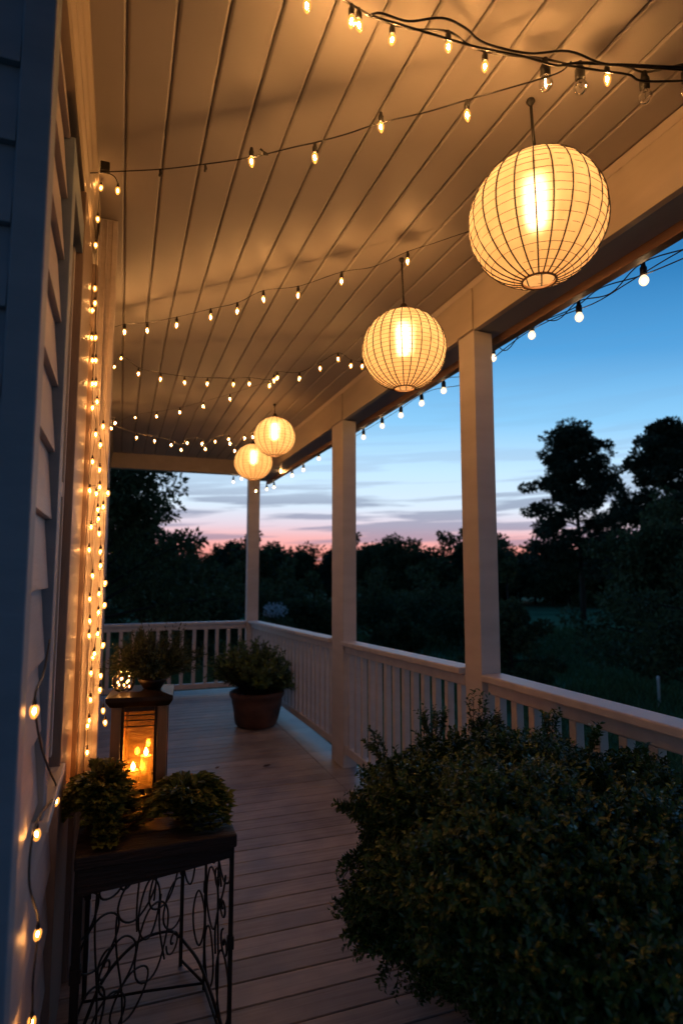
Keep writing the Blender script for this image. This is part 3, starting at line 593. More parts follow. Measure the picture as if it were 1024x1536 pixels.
# ------------------------------------------------------------------ paper lanterns
def paper_lantern(hook, c_px, dia, label, nm=22, nr=19, cord_r=.004, rod=True):
    H = atZ(*hook, CZ); R = dia / 2
    C0 = atP(c_px[0], c_px[1], H[1], 0); C0 = np.array([C0[0], H[1], C0[2]])
    root = empty('paper_lantern', tuple(C0 - [0, 0, R]), label, 'paper lantern', 'round paper lanterns hung from the ceiling')
    kz = .97; t0, t1 = math.radians(13), math.radians(180 - 14)
    prof = [(R * math.sin(t), R * kz * math.cos(t)) for t in np.linspace(t1, t0, 40)]
    wob = MB(); Vn = 144; V = []
    for i, (r_, z) in enumerate(prof):
        for j in range(Vn):
            a = 2 * math.pi * j / Vn; q = 1 - .013 * abs(math.sin((a - .3 * 2 * math.pi / nm) * nm / 2)) - .007 * math.sin(3 * a + i * .1 + R * 40) - .004 * math.sin(i * 1.9 + 5 * math.sin(a * 2)) 
            V.append((r_ * q * math.cos(a), r_ * q * math.sin(a), z))
    fs = [[i * Vn + j, i * Vn + (j + 1) % Vn, (i + 1) * Vn + (j + 1) % Vn, (i + 1) * Vn + j] for i in range(39) for j in range(Vn)]
    sh = wob.add(V, fs).build('shade', M['paper'], root, True, loc=(0, 0, R))
    b = MB()
    for k in range(nm):
        a = 2 * math.pi * (k + .3) / nm + RNG.uniform(-.015, .015); wv = RNG.uniform(-.02, .02)
        b.tube([((R + .0005) * math.sin(t) * math.cos(a + wv * math.sin(2 * t)), (R + .0005) * math.sin(t) * math.sin(a + wv * math.sin(2 * t)), (R * kz + .0005) * math.cos(t)) for t in np.linspace(t1, t0, 18)], .0022, 5)
    for k in range(nr):
        t = t0 + (t1 - t0) * (k + 1) / (nr + 1); rr = (R + .0003) * math.sin(t); tl = RNG.uniform(-.012, .012); ph = RNG.uniform(0, 6)
        b.tube([(rr * math.cos(a), rr * math.sin(a), R * kz * math.cos(t) + tl * R * math.sin(a + ph)) for a in np.linspace(0, 2 * math.pi, 40)], .00075, 4, cap=False)
    b.build('ribs', M['rib'], sh)
    rb = R * math.sin(t1); zb = R * kz * math.cos(t1)
    MB().lathe([(rb - .002, zb - .003), (rb + .003, zb - .004), (rb + .0035, zb + .003), (rb - .001, zb + .004), (rb - .002, zb - .003)], 28).build('rim', M['lampwood'], sh, True)
    rt_ = R * math.sin(t0); zt_ = R + R * kz * math.cos(t0)
    MB().lathe([(rt_ + .001, zt_ - .002), (rt_ - .004, zt_ + .010), (.016, zt_ + .022), (.012, zt_ + .034), (.005, zt_ + .038), (.0003, zt_ + .038)], 20).build('cap', M['darkmetal'], root, True)
    Hl = H - np.array(root.location)
    b = MB(); b.tube([(0, 0, zt_ + .036), (Hl[0] * .5, 0, (zt_ + Hl[2]) / 2), (Hl[0], 0, Hl[2] - .005)], cord_r, 6)
    b.lathe([(.011, 0), (.013, -.006), (.008, -.014), (.003, -.02)], 12, (Hl[0], 0, Hl[2])); b.build('cord', M['black'], root, True)
    # lamp socket and bulb inside
    MB().lathe([(.0003, .07), (.014, .07), (.016, .02), (.012, .0)], 12, (0, 0, R + R * .48)).build('socket', M['darkmetal'], root, True)
    MB().lathe([(.014, .050), (.023, .044), (.025, .03), (.025, -.03), (.023, -.046), (.014, -.053), (.0003, -.055)], 16, (0, 0, R + R * .22)).build('bulb', M['lampglow'], root, True)
    return root
paper_lantern((795, 150), (805, 331), .375, 'largest nearest paper lantern, glowing with dark wire ribs and open bottom ring', 24, 20, .0045)
paper_lantern((602, 388), (606, 525), .355, 'second paper lantern, hung left of the nearest post on a long thin rod', 26, 26, .004)
paper_lantern((412, 606), (412, 655), .325, 'upper right of the two small paper lanterns near the far end', 18, 18, .004)
paper_lantern((380, 652), (380, 693), .365, 'lower left of the two small paper lanterns, hung before the farthest post', 18, 18, .004)
# ------------------------------------------------------------------ table with scrolled iron base
TZ = .615
tb = empty('plant_table', (.13, 2.0, 0), 'small dark wooden topped table on scrolled black iron legs beside the wall', 'table')
def make_table():
    b = MB(); ys = [1.775, 1.875, 1.985, 2.085, 2.195, 2.30]
    for i in range(5):
        z = TZ - .002 * (i % 2); j = .006 * math.sin(i * 3.1)
        b.box(-.085 - j, .338 + j, ys[i] + .001, ys[i + 1] - .002, z - .036, z)
    under(b.build('tabletop', M['darkwood'], tb, bevel=.005), tb)
    # apron, deeper on the left and arched
    n = 16; V = []
    for i in range(n + 1):
        t = i / n; x = -.075 + .40 * t; z = TZ - .038; zb = z - (.062 - .036 * t ** 1.5)
        V += [(x, 1.785, zb), (x, 1.80, zb), (x, 1.80, z), (x, 1.785, z)]
    fs = []
    for i in range(n):
        a = i * 4; c = a + 4
        fs += [(a, c, c + 1, a + 1), (a + 1, c + 1, c + 2, a + 2), (a + 2, c + 2, c + 3, a + 3), (a + 3, c + 3, c, a)]
    fs += [(0, 1, 2, 3), (n * 4 + 3, n * 4 + 2, n * 4 + 1, n * 4)]
    under(MB().add(V, fs).build('apron', M['darkwood'], tb), tb)
    legs = [(-.072, 1.80, .011), (.328, 1.80, .006), (.303, 2.13, .004), (.244, 2.28, .006), (-.06, 2.22, .007)]
    for x, y, r_ in legs:
        o = under(MB().box(x - r_, x + r_, y - r_, y + r_, .0, TZ - .037).box(x - r_ - .003, x + r_ + .003, y - r_ - .003, y + r_ + .003, .30, .335).build('leg', M['iron'], tb, bevel=.002), tb)
    # stretchers and scroll panels
    b = MB(); r_ = .0045
    b.tube([(-.06, 2.17, .02), (.12, 2.155, .02), (.303, 2.13, .02)], r_, 6)
    b.tube([(.303, 2.13, .02), (.328, 1.80, .02)], .005, 6); b.tube([(.244, 2.28, .02), (.303, 2.13, .02)], r_, 6)
    b.tube(smooth_path([(-.06, 2.0, .04), (.0, 2.1, .12), (.10, 2.2, .15), (.2, 2.26, .13), (.244, 2.28, .09)]), .005, 6)
    b.tube(smooth_path([(.244, 2.28, .09), (.285, 2.1, .10), (.315, 1.92, .06), (.328, 1.80, .02)]), .005, 6)
    b.tube([(-.06, 2.22, .40), (.244, 2.28, .40)], .003, 5) if False else None
    under(b.build('stretcher', M['iron'], tb, True), tb)
    rg = random.Random(5)
    def panel(A, B, z0, z1, seeds, name):
        A = np.array(A); B = np.array(B); b = MB(); rr = .0024
        def P(u, v): return np.array([A[0] + (B[0] - A[0]) * u, A[1] + (B[1] - A[1]) * u, z0 + (z1 - z0) * v])
        for sd in seeds:
            kind, u, v, a, c, ph = sd
            if kind == 'o':   # loop
                b.tube([P(u + a * math.cos(t) * (1 + .1 * math.sin(2 * t + ph)), v + c * math.sin(t)) for t in np.linspace(0, 2 * math.pi, 26)], rr, 5)
            elif kind == 's': # spiral scroll
                b.tube([P(u + a * (1 - t / 9) * math.cos(t + ph), v + c * (1 - t / 9) * math.sin(t + ph)) for t in np.linspace(0, 8, 34)], rr, 5)
            elif kind == 'v':
                b.tube([P(u + a * math.sin(t * 5 + ph), t) for t in np.linspace(v, c, 20)], rr, 5)
        return under(b.build(name, M['iron'], tb, True), tb)
    big = [('o', .28, .82, .13, .10, 0), ('o', .80, .84, .12, .09, 1), ('s', .86, .80, .07, .05, 0), ('o', .50, .62, .17, .13, 2), ('o', .16, .55, .15, .12, 1), ('o', .78, .56, .16, .14, 0),
           ('o', .33, .34, .15, .13, 2), ('o', .66, .28, .17, .20, 0), ('o', .92, .36, .13, .14, 1), ('o', .10, .22, .12, .14, 0), ('o', .45, .12, .16, .11, 1), ('v', .14, .05, .02, 1, 0), ('v', .52, .42, .03, 1, 1),
           ('s', .40, .76, .09, .08, 2), ('s', .62, .72, .08, .07, 4), ('s', .22, .40, .08, .08, 1), ('o', .02, .74, .12, .10, 0), ('v', .78, .10, .05, .5, 2), ('s', .90, .15, .08, .08, 3), ('o', .25, .12, .14, .12, 2), ('o', .62, .48, .10, .16, 1), ('v', .34, .0, .04, .6, 1), ('v', .66, .5, .03, 1, 3), ('o', .48, .86, .10, .12, 2)]
    # ('v', u0, v0, amp, v1, ph) uses u in a different slot
    def fix(s_):
        return s_
    def panel2(A, B, z0, z1, seeds, name):
        A = np.array(A); B = np.array(B); b = MB(); rr = .0032
        def P(u, v): u = min(max(u, 0), 1); v = min(max(v, 0), 1); return np.array([A[0] + (B[0] - A[0]) * u, A[1] + (B[1] - A[1]) * u, z0 + (z1 - z0) * v])
        for kind, u, v, a, c, ph in seeds:
            if kind == 'o': b.tube([P(u + a * math.cos(t) * (1 + .12 * math.sin(2 * t + ph)), v + c * math.sin(t)) for t in np.linspace(0, 2 * math.pi, 28)], rr, 5)
            elif kind == 's': b.tube([P(u + a * (1 - t / 9.5) * math.cos(t + ph), v + c * (1 - t / 9.5) * math.sin(t + ph)) for t in np.linspace(0, 8, 34)], rr, 5)
            else: b.tube([P(u + a * math.sin((v + (c - v) * t) * 7 + ph), v + (c - v) * t) for t in np.linspace(0, 1, 20)], rr, 5)
        return under(b.build(name, M['iron'], tb, True), tb)
    panel2((-.068, 1.83), (.244, 2.28), .03, TZ - .04, big, 'scroll_panel')
    side = [('o', .25, .84, .22, .10, 0), ('o', .75, .86, .22, .10, 1), ('s', .50, .70, .14, .07, 0), ('s', .72, .62, .12, .06, 3), ('o', .3, .55, .24, .16, 0), ('o', .75, .22, .22, .18, 1), ('v', .55, .0, .03, 1, 0), ('o', .2, .2, .17, .16, 2), ('v', .62, .3, .18, .8, 2), ('s', .8, .45, .14, .07, 2)]
    panel2((.303, 2.13), (.328, 1.80), .03, TZ - .04, side, 'scroll_panel')
    panel2((.244, 2.28), (.303, 2.13), .10, TZ - .04, side[:6], 'scroll_panel')
make_table()
# ------------------------------------------------------------------ candle lantern
LX, LY, LW, LH = .085, 2.195, .086, .325
ln = empty('candle_lantern', (LX, LY, TZ), 'wooden candle lantern with amber glass and two glowing lights on the plant table', 'lantern', rz=math.radians(-6))
def make_lantern():
    z0 = .0; b = MB().box(-LW - .006, LW + .006, -LW - .006, LW + .006, 0, .022).box(-LW, LW, -LW, LW, .0225, .032)
    b.build('base', M['darkmetal'], ln, bevel=.003)
    for sx in (-1, 1):
        for sy in (-1, 1):
            x = sx * (LW - .014); y = sy * (LW - .014)
            p = MB().box(x - .015, x + .015, y - .015, y + .015, .033, LH - .022).build('corner_post', M['lampwood'], ln, bevel=.002)
    for k in range(4):
        R4 = Matrix.Rotation(k * math.pi / 2, 4, 'Z')
        w = LW - .030
        fr = MB().box(-w, -w + .009, -LW - .001, -LW + .008, .033, LH - .022).box(w - .009, w, -LW - .001, -LW + .008, .033, LH - .022).box(-w + .0095, w - .0095, -LW, -LW + .007, .033, .045).box(-w + .0095, w - .0095, -LW, -LW + .007, LH - .036, LH - .022)
        for zz in (LH - .05, LH - .066, LH - .085): fr.box(-w + .0095, w - .0095, -LW + .001, -LW + .004, zz, zz + .003)
        o = fr.build('window_frame', M['darkmetal'], ln); o.matrix_local = R4
        g = MB().box(-w + .0095, w - .0095, -LW + .009, -LW + .011, .033, LH - .022).build('glass', M['amber'], o)
    # roof with upturned overhanging lid
    n = LW + .018
    V = [(-n, -n, LH - .002), (n, -n, LH - .002), (n, n, LH - .002), (-n, n, LH - .002), (-n + .012, -n + .012, LH - .021), (n - .012, -n + .012, LH - .021), (n - .012, n - .012, LH - .021), (-n + .012, n - .012, LH - .021),
         (-n, -n, LH + .012), (n, -n, LH + .012), (n, n, LH + .012), (-n, n, LH + .012), (-.06, -.06, LH + .022), (.06, -.06, LH + .022), (.06, .06, LH + .022), (-.06, .06, LH + .022)]
    fs = [(4, 7, 6, 5)]
    for i in range(4):
        j = (i + 1) % 4; fs += [(4 + i, 4 + j, j, i), (i, j, 8 + j, 8 + i), (8 + i, 8 + j, 12 + j, 12 + i)]
    fs.append((12, 13, 14, 15)); MB().add(V, fs).build('roof', M['darkmetal'], ln, bevel=.003)
    for x, y, h in ((-.020, -.012, .085), (.018, .02, .12)):
        c = MB().lathe([(.0003, .033), (.018, .033), (.018, h), (.014, h - .004), (.0003, h - .005)], 16, (x, y, 0)).build('candle', M['wax'], ln, True)
        MB().lathe([(.0003, h - .002), (.0055, h + .003), (.0075, h + .010), (.005, h + .018), (.0003, h + .026)], 10, (x, y, 0)).build('flame', M['flame'], c, True)
make_lantern()
# glowing glass jar on the lantern roof and herb bowl
JX, JY, JZ = .024, 2.135, TZ + LH + .0235
jr = empty('light_jar', (JX, JY, JZ), 'small round glass jar of glowing fairy lights on the lantern roof', 'jar')
MB().lathe([(.012, .0005), (.028, .008), (.036, .028), (.034, .048), (.022, .062), (.020, .068), (.023, .072)], 20).build('glass', M['glass'], jr, True)
b = MB()
b.tube([(.02 * math.cos(t) * math.sin(t * .7), .02 * math.sin(t), .012 + .0022 * t) for t in np.linspace(0, 18, 80)], .0007, 4); b.build('wire', M['darkmetal'], jr)
for k in range(9):
    a = k * 2.4; o = link('bulb', BM['fairy'], jr, 0, (.018 * math.cos(a), .018 * math.sin(a), .018 + .004 * k)); o.scale = (.5, .5, .5)
def herb(name, loc, label, R, H, cnt, material, pot, group=None, needle=True):
    root = empty(name, loc, label, 'potted plant', group)
    if pot == 'bowl':
        MB().lathe([(.0003, .0), (.030, .0), (.046, .022), (.050, .034), (.046, .034), (.040, .026), (.0003, .024)], 20).build('bowl', M['darkmetal'], root, True)
    return root
hb = herb('herb_bush', (.118, 2.185, TZ + LH + .0235), 'feathery green herb plant spilling over a small bowl on the candle lantern', 0, 0, 0, None, 'bowl')
def make_herb():
    n = 700; a = RNG.uniform(0, 2 * math.pi, n); r = RNG.uniform(.0, 1, n) ** .6
    lu = 1 + .22 * np.sin(a * 3 + 1) + .12 * np.sin(a * 7); tip = np.stack([.155 * r * lu * np.cos(a) * RNG.uniform(.7, 1.15, n), .12 * r * lu * np.sin(a), .02 + .135 * lu * np.sqrt(1 - (r * .85) ** 2) * RNG.uniform(.35, 1.2, n)], 1)
    base = np.stack([.02 * np.cos(a), .02 * np.sin(a), np.full(n, .024)], 1)
    parts = []; st = MB()
    for i in range(n):
        mid = (base[i] + tip[i]) / 2 + np.array([0, 0, .02])
        t = np.linspace(0, 1, 12)[:, None]; c = (1 - t) ** 2 * base[i] + 2 * t * (1 - t) * mid + t ** 2 * tip[i]
        if i % 2 == 0: st.tube(c[::3], .0007, 3)
        c = c[3:]; D = np.gradient(c, axis=0); D /= np.linalg.norm(D, axis=1)[:, None]
        c = np.repeat(c, 4, 0); D = np.repeat(D, 4, 0); u = unit(len(c))
        parts.append(leafmesh(c, D * .9 + u * .8, u, .016, .0024))
    tri_object('foliage', parts, M['herb'], hb); st.build('stems', M['bark'], hb)
make_herb()
# two leafy plants on the table
def leafy(loc, R, H, n, label, trail=0):
    root = empty('leafy_plant', loc, label, 'potted plant', 'leafy potted plants on the table')
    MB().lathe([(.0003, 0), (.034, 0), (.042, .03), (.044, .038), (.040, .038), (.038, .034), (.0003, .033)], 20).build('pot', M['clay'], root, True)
    parts = []; st = MB()
    for i in range(n):
        a = RNG.uniform(0, 2 * math.pi); r = RNG.uniform(.1, 1) ** .5 * (1 + .25 * math.sin(3 * a + loc[0] * 20)) * (1.25 if i % 9 == 0 else 1)
        tip = np.array([R[0] * r * math.cos(a), R[1] * r * math.sin(a), .008 + (H + .04) * math.sqrt(max(0, 1 - (r * .97) ** 2)) * RNG.uniform(.35, 1.05)])
        base = np.array([.02 * math.cos(a), .02 * math.sin(a), .045]); mid = (base + tip) / 2 + [0, 0, .035]
        t = np.linspace(0, 1, 7)[:, None]; c = (1 - t) ** 2 * base + 2 * t * (1 - t) * mid + t ** 2 * tip
        st.tube(c, .0009, 3); D = np.gradient(c, axis=0)[2:]; D /= np.linalg.norm(D, axis=1)[:, None]; c = c[2:]
        # lobed leaf = three leaflets
        for s_ in (-.9, 0, .9):
            out = D + .5 * unit(len(c)); out[:, 2] = np.abs(out[:, 2]) * .3
            side = np.cross(D, [0, 0, 1.]); 
            parts.append(leafmesh(c + side * .003 * s_, out + side * s_ * .8, np.array([[0, 0, 1.]]) + .5 * unit(len(c)), .036 if s_ == 0 else .028, .020))
    tri_object('foliage', parts, M['ivyleaf'], root); st.build('stems', M['bark'], root)
leafy((-.030, 2.0, TZ + .001), (.095, .15), .12, 230, 'dark bushy leafy plant at the left of the plant table against the wall')
leafy((.215, 1.96, TZ + .001), (.125, .13), .062, 230, 'yellow green leafy plant spreading at the right front of the plant table')
# ------------------------------------------------------------------ terracotta pot with shrub
pt = empty('potted_shrub', (1.19, 5.45, 0), 'leafy green shrub in a wide terracotta pot by the far railing', 'potted plant')
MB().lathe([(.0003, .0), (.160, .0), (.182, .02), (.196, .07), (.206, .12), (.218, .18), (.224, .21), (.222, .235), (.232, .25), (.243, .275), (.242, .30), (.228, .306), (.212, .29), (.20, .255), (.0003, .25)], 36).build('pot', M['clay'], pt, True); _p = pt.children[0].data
for v in _p.vertices:
    a_ = math.atan2(v.co.y, v.co.x); q_ = 1 + .022 * math.sin(3 * a_ + v.co.z * 9) + .015 * math.sin(7 * a_ - v.co.z * 25); v.co.x *= q_; v.co.y *= q_
MB().lathe([(.0003, .262), (.12, .262), (.196, .252)], 24).build('soil', M['soil'], pt)
def make_shrub():
    parts = []; st = MB(); n = 300
    for i in range(n):
        a = RNG.uniform(0, 2 * math.pi); r = RNG.uniform(0, 1) ** .55
        tip = np.array([.36 * r * math.cos(a) - .03, .30 * r * math.sin(a), .28 + .40 * math.sqrt(max(0, 1 - (r * .88) ** 2)) * RNG.uniform(.4, 1.12) + .06 * (math.cos(a + 2.6)) * r])
        base = np.array([.08 * math.cos(a), .08 * math.sin(a), .25]); mid = (base + tip) / 2 + [0, 0, .06]
        t = np.linspace(0, 1, 8)[:, None]; c = (1 - t) ** 2 * base + 2 * t * (1 - t) * mid + t ** 2 * tip
        st.tube(c, np.linspace(.004, .0015, 8), 4); D = np.gradient(c, axis=0)[3:]; D /= np.linalg.norm(D, axis=1)[:, None]
        parts.append(sprigs(c[3:], D, 7, .05, .042, .016, .8))
    tri_object('foliage', parts, M['potleaf'], pt); st.build('stems', M['bark'], pt)
make_shrub()
# ------------------------------------------------------------------ big boxwood bush in planter box
bs = empty('boxwood_bush', (1.2, 1.6, 0), 'huge dense dark boxwood bush overflowing its planter in front of the near railing', 'bush')
under(MB().box(1.13, 1.47, .62, 2.12, .001, .34).box(1.115, 1.485, .60, 2.14, .341, .375).build('planter_box', M['planter'], bs, bevel=.006), bs)
BC = np.array([1.115, 1.46, .505]); BR = np.array([.435, .60, .305])
def make_bush():
    parts = []
    def surf_pts(n, shell0, shell1):
        d = unit(n)
        # lumps
        w = 1 + .11 * np.sin(d[:, 0] * 7 + 1) * np.cos(d[:, 1] * 6 + d[:, 2] * 5) + .07 * np.sin(d[:, 1] * 13 + 2 * d[:, 2]) * np.sin(d[:, 0] * 11) + .035 * np.sin(d[:, 2] * 19 + d[:, 1] * 17)
        s = RNG.uniform(shell0, shell1, n) * w
        # squarer section
        q = (np.abs(d) ** 2.6).sum(1) ** (-1 / 2.6)
        P_ = BC + d * BR * (s * q)[:, None]
        P_[:, 0] += .26 * np.clip((.55 - P_[:, 2]) / .3, 0, 1) * np.clip((1.62 - P_[:, 1]) / .5, 0, 1)
        return P_, d
    P, d = surf_pts(14500, .86, 1.03)
    k = P[:, 2] > .12; P, d = P[k], d[k]
    k = P[:, 0] < 1.47; P, d = P[k], d[k]
    D = d + .55 * unit(len(d)); D[:, 2] += .35; D /= np.linalg.norm(D, axis=1)[:, None]
    parts.append(sprigs(P, D, 12, .040, .0175, .0092, .85))
    P, d = surf_pts(5000, .70, .90)
    k = (P[:, 2] > .12) & (P[:, 0] < 1.46); P, d = P[k], d[k]
    D = d + .9 * unit(len(d)); D /= np.linalg.norm(D, axis=1)[:, None]
    parts.append(sprigs(P, D, 10, .05, .020, .011, .9))
    # long shoots beyond the clipped outline
    st = MB(); 
    def shoot(px, dist, up, ln_, n=4):
        p0 = px(dist)
        for i in range(n):
            dd = np.array(up) + .35 * unit(1)[0]; dd /= np.linalg.norm(dd); L_ = ln_ * RNG.uniform(.6, 1.1)
            t = np.linspace(0, 1, 6)[:, None]; c = p0 + .02 * unit(1)[0] + dd * L_ * t + np.array([0, 0, -.25 * L_]) * t ** 2 * (1 if up[2] < .3 else 0)
            st.tube(c, .0011, 4); D_ = np.repeat(dd[None], 6, 0)
            parts.append(sprigs(c, D_, 7, .028, .017, .009, .9))
    for x, y, Yy, up, l_, n in ((712, 1108, 1.80, (0, 0, 1), .13, 5), (655, 1100, 1.95, (0, 0, 1), .08, 5), (640, 1110, 1.9, (-.3, 0, 1), .08, 4), (745, 1100, 1.8, (0, 0, 1), .06, 4), (820, 1105, 1.6, (0, 0, 1), .06, 4), (880, 1125, 1.5, (.3, 0, 1), .06, 4),
                               (548, 1215, 1.70, (-1, 0, .3), .06, 6), (552, 1280, 1.65, (-1, 0, -.4), .07, 7), (585, 1330, 1.6, (-.7, 0, -.8), .10, 6), (612, 1385, 1.55, (-.5, 0, -1), .11, 7), (620, 1400, 1.55, (-.3, 0, -1), .10, 0), (590, 1350, 1.6, (-1, 0, -.6), .10, 6), (1000, 1175, 1.3, (0, 0, 1), .06, 4), (575, 1135, 1.85, (-.4, 0, 1), .06, 5), (690, 1425, 1.45, (-.2, 0, -1), .07, 5)):
        shoot(lambda q, x=x, y=y: atY(x, y, q), Yy, up, l_, n)
    under(tri_object('foliage', parts, M['boxleaf'], bs), bs)
    # stems
    for i in range(26):
        a = RNG.uniform(0, 2 * math.pi); e = BC + BR * np.array([.7 * math.cos(a), .75 * math.sin(a), RNG.uniform(-.3, .6)]); b0 = np.array([1.3 + .06 * math.cos(a), 1.4 + .4 * math.sin(a), .3])
        st.tube([b0, (b0 + e) / 2 + [0, 0, .05], e], [.008, .006, .003], 5)
    tag(under(st.build('stems', M['bark'], bs), bs), kind='stuff')
    # added solid dark core so that no daylight passes through the middle
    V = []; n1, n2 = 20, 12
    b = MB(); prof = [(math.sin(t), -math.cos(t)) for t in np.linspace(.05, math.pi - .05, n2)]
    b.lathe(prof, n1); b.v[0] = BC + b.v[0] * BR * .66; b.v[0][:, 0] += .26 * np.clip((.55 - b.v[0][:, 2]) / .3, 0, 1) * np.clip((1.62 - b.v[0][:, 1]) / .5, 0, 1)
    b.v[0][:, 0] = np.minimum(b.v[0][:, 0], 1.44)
    under(b.build('dark_core', M['soil'], bs), bs)
make_bush()
# fallen leaves on the deck
for (x, y), l in (((400, 1149), 'small dark fallen leaf on the deck below the terracotta pot'), ((326, 1152), 'tiny dark fallen leaf lying left of the other leaf on the deck')):
    p = atZ(x, y, .004); s = .055 if x == 400 else .03
    V = [(-s / 2, 0, 0), (-s * .2, s * .14, .006), (s * .25, s * .12, .004), (s / 2, 0, .008), (s * .25, -s * .12, .002), (-s * .2, -s * .13, .0)]
    o = MB().add(V + [(a, b_, c + .0012) for a, b_, c in V], [(0, 5, 4, 3, 2, 1), (6, 7, 8, 9, 10, 11)] + [(i, (i + 1) % 6, 6 + (i + 1) % 6, 6 + i) for i in range(6)]).build('fallen_leaf', M['cork'], None, loc=tuple(p))
    tag(o, l, 'leaf', 'fallen leaves on the deck')
# ------------------------------------------------------------------ trees
def gen_tree(kind, H, Wd, n, seed, lsz=.16, skirt=0.0):
    """returns (trunk mesh, crown mesh) with base at 0"""
    rg = np.random.default_rng(seed); st = MB(); parts = []
    lean = rg.normal(size=2) * .03 * H
    tp = [np.array([lean[0] * t * t, lean[1] * t * t, H * .93 * t]) for t in np.linspace(0, 1, 9)]
    r0_ = H * (.016 if kind == 'pine' else .022)
    st.tube(tp, np.linspace(r0_, r0_ * .25, 9), 7)
    cl = []
    nb = {'pine': 58, 'oak': 26, 'shrub': 16}[kind]
    for i in range(nb):
        f = (i + .5) / nb
        if kind == 'pine':
            h = H * (.24 + .72 * f); prof = (1.03 - f) ** .55 * (.75 + .25 * min(1, f * 6))
            L_ = Wd / 2 * prof * rg.uniform(.55, 1.15); el = rg.uniform(-.1, .5) + .5 * f
        elif kind == 'oak':
            h = H * (.22 + .55 * f); L_ = Wd / 2 * (1.08 - .45 * f) * rg.uniform(.6, 1.15); el = rg.uniform(.1, .7) + .5 * f
        else:
            h = H * (.05 + .6 * f); L_ = Wd / 2 * (1.1 - .5 * f) * rg.uniform(.6, 1.1); el = rg.uniform(0, .7)
        a = i * 2.4 + rg.uniform(-.4, .4); k = int(min(8, h / (H * .93) * 8)); b0 = tp[k] * 1.0; b0 = np.array([b0[0], b0[1], h])
        d = np.array([math.cos(a) * math.cos(el), math.sin(a) * math.cos(el), math.sin(el)])
        pts = [b0 + d * L_ * t + np.array([0, 0, -.10 * L_ * t * t]) for t in np.linspace(0, 1, 5)]
        st.tube(pts, np.linspace(r0_ * .35, r0_ * .06, 5), 5)
        for t in (.35, .55, .72, .88, 1.0):
            if kind == 'pine' and t < .5 and rg.random() < .5: continue
            q = b0 + d * L_ * t + np.array([0, 0, -.10 * L_ * t * t]) + rg.normal(size=3) * Wd * .03
            cl.append((q, Wd * (rg.uniform(.028, .070) if kind == 'pine' else rg.uniform(.05, .11))))
    for t in np.linspace(.9, 1.02, 4): cl.append((np.array([lean[0], lean[1], H * t]) + rg.normal(size=3) * Wd * .03, Wd * .06))
    per = max(6, n // len(cl))
    for q, r in cl:
        d = rg.normal(size=(per, 3)); d /= np.linalg.norm(d, axis=1)[:, None]; rad = rg.uniform(.2, 1, per) ** .5
        sq = np.array([1.15, 1.15, .55 if kind == 'pine' else .8])
        P = q + d * r * rad[:, None] * sq; D = d + .6 * rg.normal(size=(per, 3)); U = rg.normal(size=(per, 3))
        parts.append(leafmesh(P, D, U, lsz * rg.uniform(.6, 1.4, per), lsz * .55))
    o1 = st.build('trunk', M['bark'], None, True); o2 = tri_object('crown', parts, M['pineleaf' if kind == 'pine' else 'treeleaf'])
    m = (o1.data, o2.data); bpy.data.objects.remove(o1); bpy.data.objects.remove(o2); return m
def place_tree(mm, x, y, label, name='tree', group=None, s=1.0, rz=0, cat='tree', sz=None, z=None):
    r = empty(name, (x, y, (gz(x, y) if z is None else z) - .05), label, cat, group, rz)
    for nm, me in zip(('trunk', 'crown'), mm):
        link(nm, me, r)
    r.scale = (s, s, sz or s); return r
def gp(px, dist, py=None):
    """ground point below photo column px at horizontal distance dist"""
    d = ray(px, 860); d = d / math.hypot(d[0], d[1]); return d[0] * dist, d[1] * dist
# two pines on the right
x, y = gp(872, 62); place_tree(gen_tree('pine', 18.6, 14.2, 40000, 11, .34), x, y, 'tall rounded pine standing against the blue sky right of the nearest post', 'pine_tree')
x, y = gp(1003, 52); place_tree(gen_tree('pine', 15.9, 10.8, 32000, 17, .32), x, y, 'tall pine at the right edge of the view, beside the rounded pine', 'pine_tree')
# leafy tree on the left past the wall
x, y = gp(150, 20); place_tree(gen_tree('oak', 8.2, 7.2, 18000, 13, .17), x, y, 'leafy tree left of the far opening, its branches over the end railing', 'broadleaf_tree')
x, y = gp(215, 25); place_tree(gen_tree('oak', 6.1, 5.6, 14000, 14, .17), x, y, 'lower rounded tree right of the tall leafy tree beyond the end railing', 'broadleaf_tree')
TG = 'dark trees of the wood at the end of the field'
V_ = [gen_tree('oak', 8.0, 8.0, 5200, 21, .40), gen_tree('oak', 8.0, 7.0, 5200, 22, .40), gen_tree('pine', 9.0, 6.0, 4600, 23, .38), gen_tree('shrub', 6.5, 8.0, 4200, 24, .42)]
k = 0
for row, (dist, a0, a1, stp) in enumerate(((88, 180, 1030, 40), (97, 150, 1060, 43))):
    px = a0
    while px < a1:
        x, y = gp(px + RNG.uniform(-8, 8), dist + RNG.uniform(-4, 4)); t = V_[int(RNG.integers(0, 4))]
        # silhouette of the wood in the photo: higher at 340-400 and 525-560 and right of 750
        want = 826 + 6 * math.sin(px * .05) + 5 * math.sin(px * .13 + 1)
        if 330 < px < 400: want -= 6
        if 505 < px < 590: want -= 14
        if 740 < px: want += 2
        D_ = math.hypot(x, y); htop = 1.35 + (860 - want) / 900 * D_ * math.hypot(1, (px - 512) / 900) ** .5
        Ht = htop - gz(x, y); base = 8.2 if t is not V_[2] else 9.2
        if t is V_[3]: base = 5.6
        sc = Ht / base * RNG.uniform(.93, 1.07)
        place_tree(t, x, y, 'dark tree in the wood along the horizon', 'wood_tree', TG, sc * 1.15, RNG.uniform(0, 6), sz=sc); k += 1
        px += stp
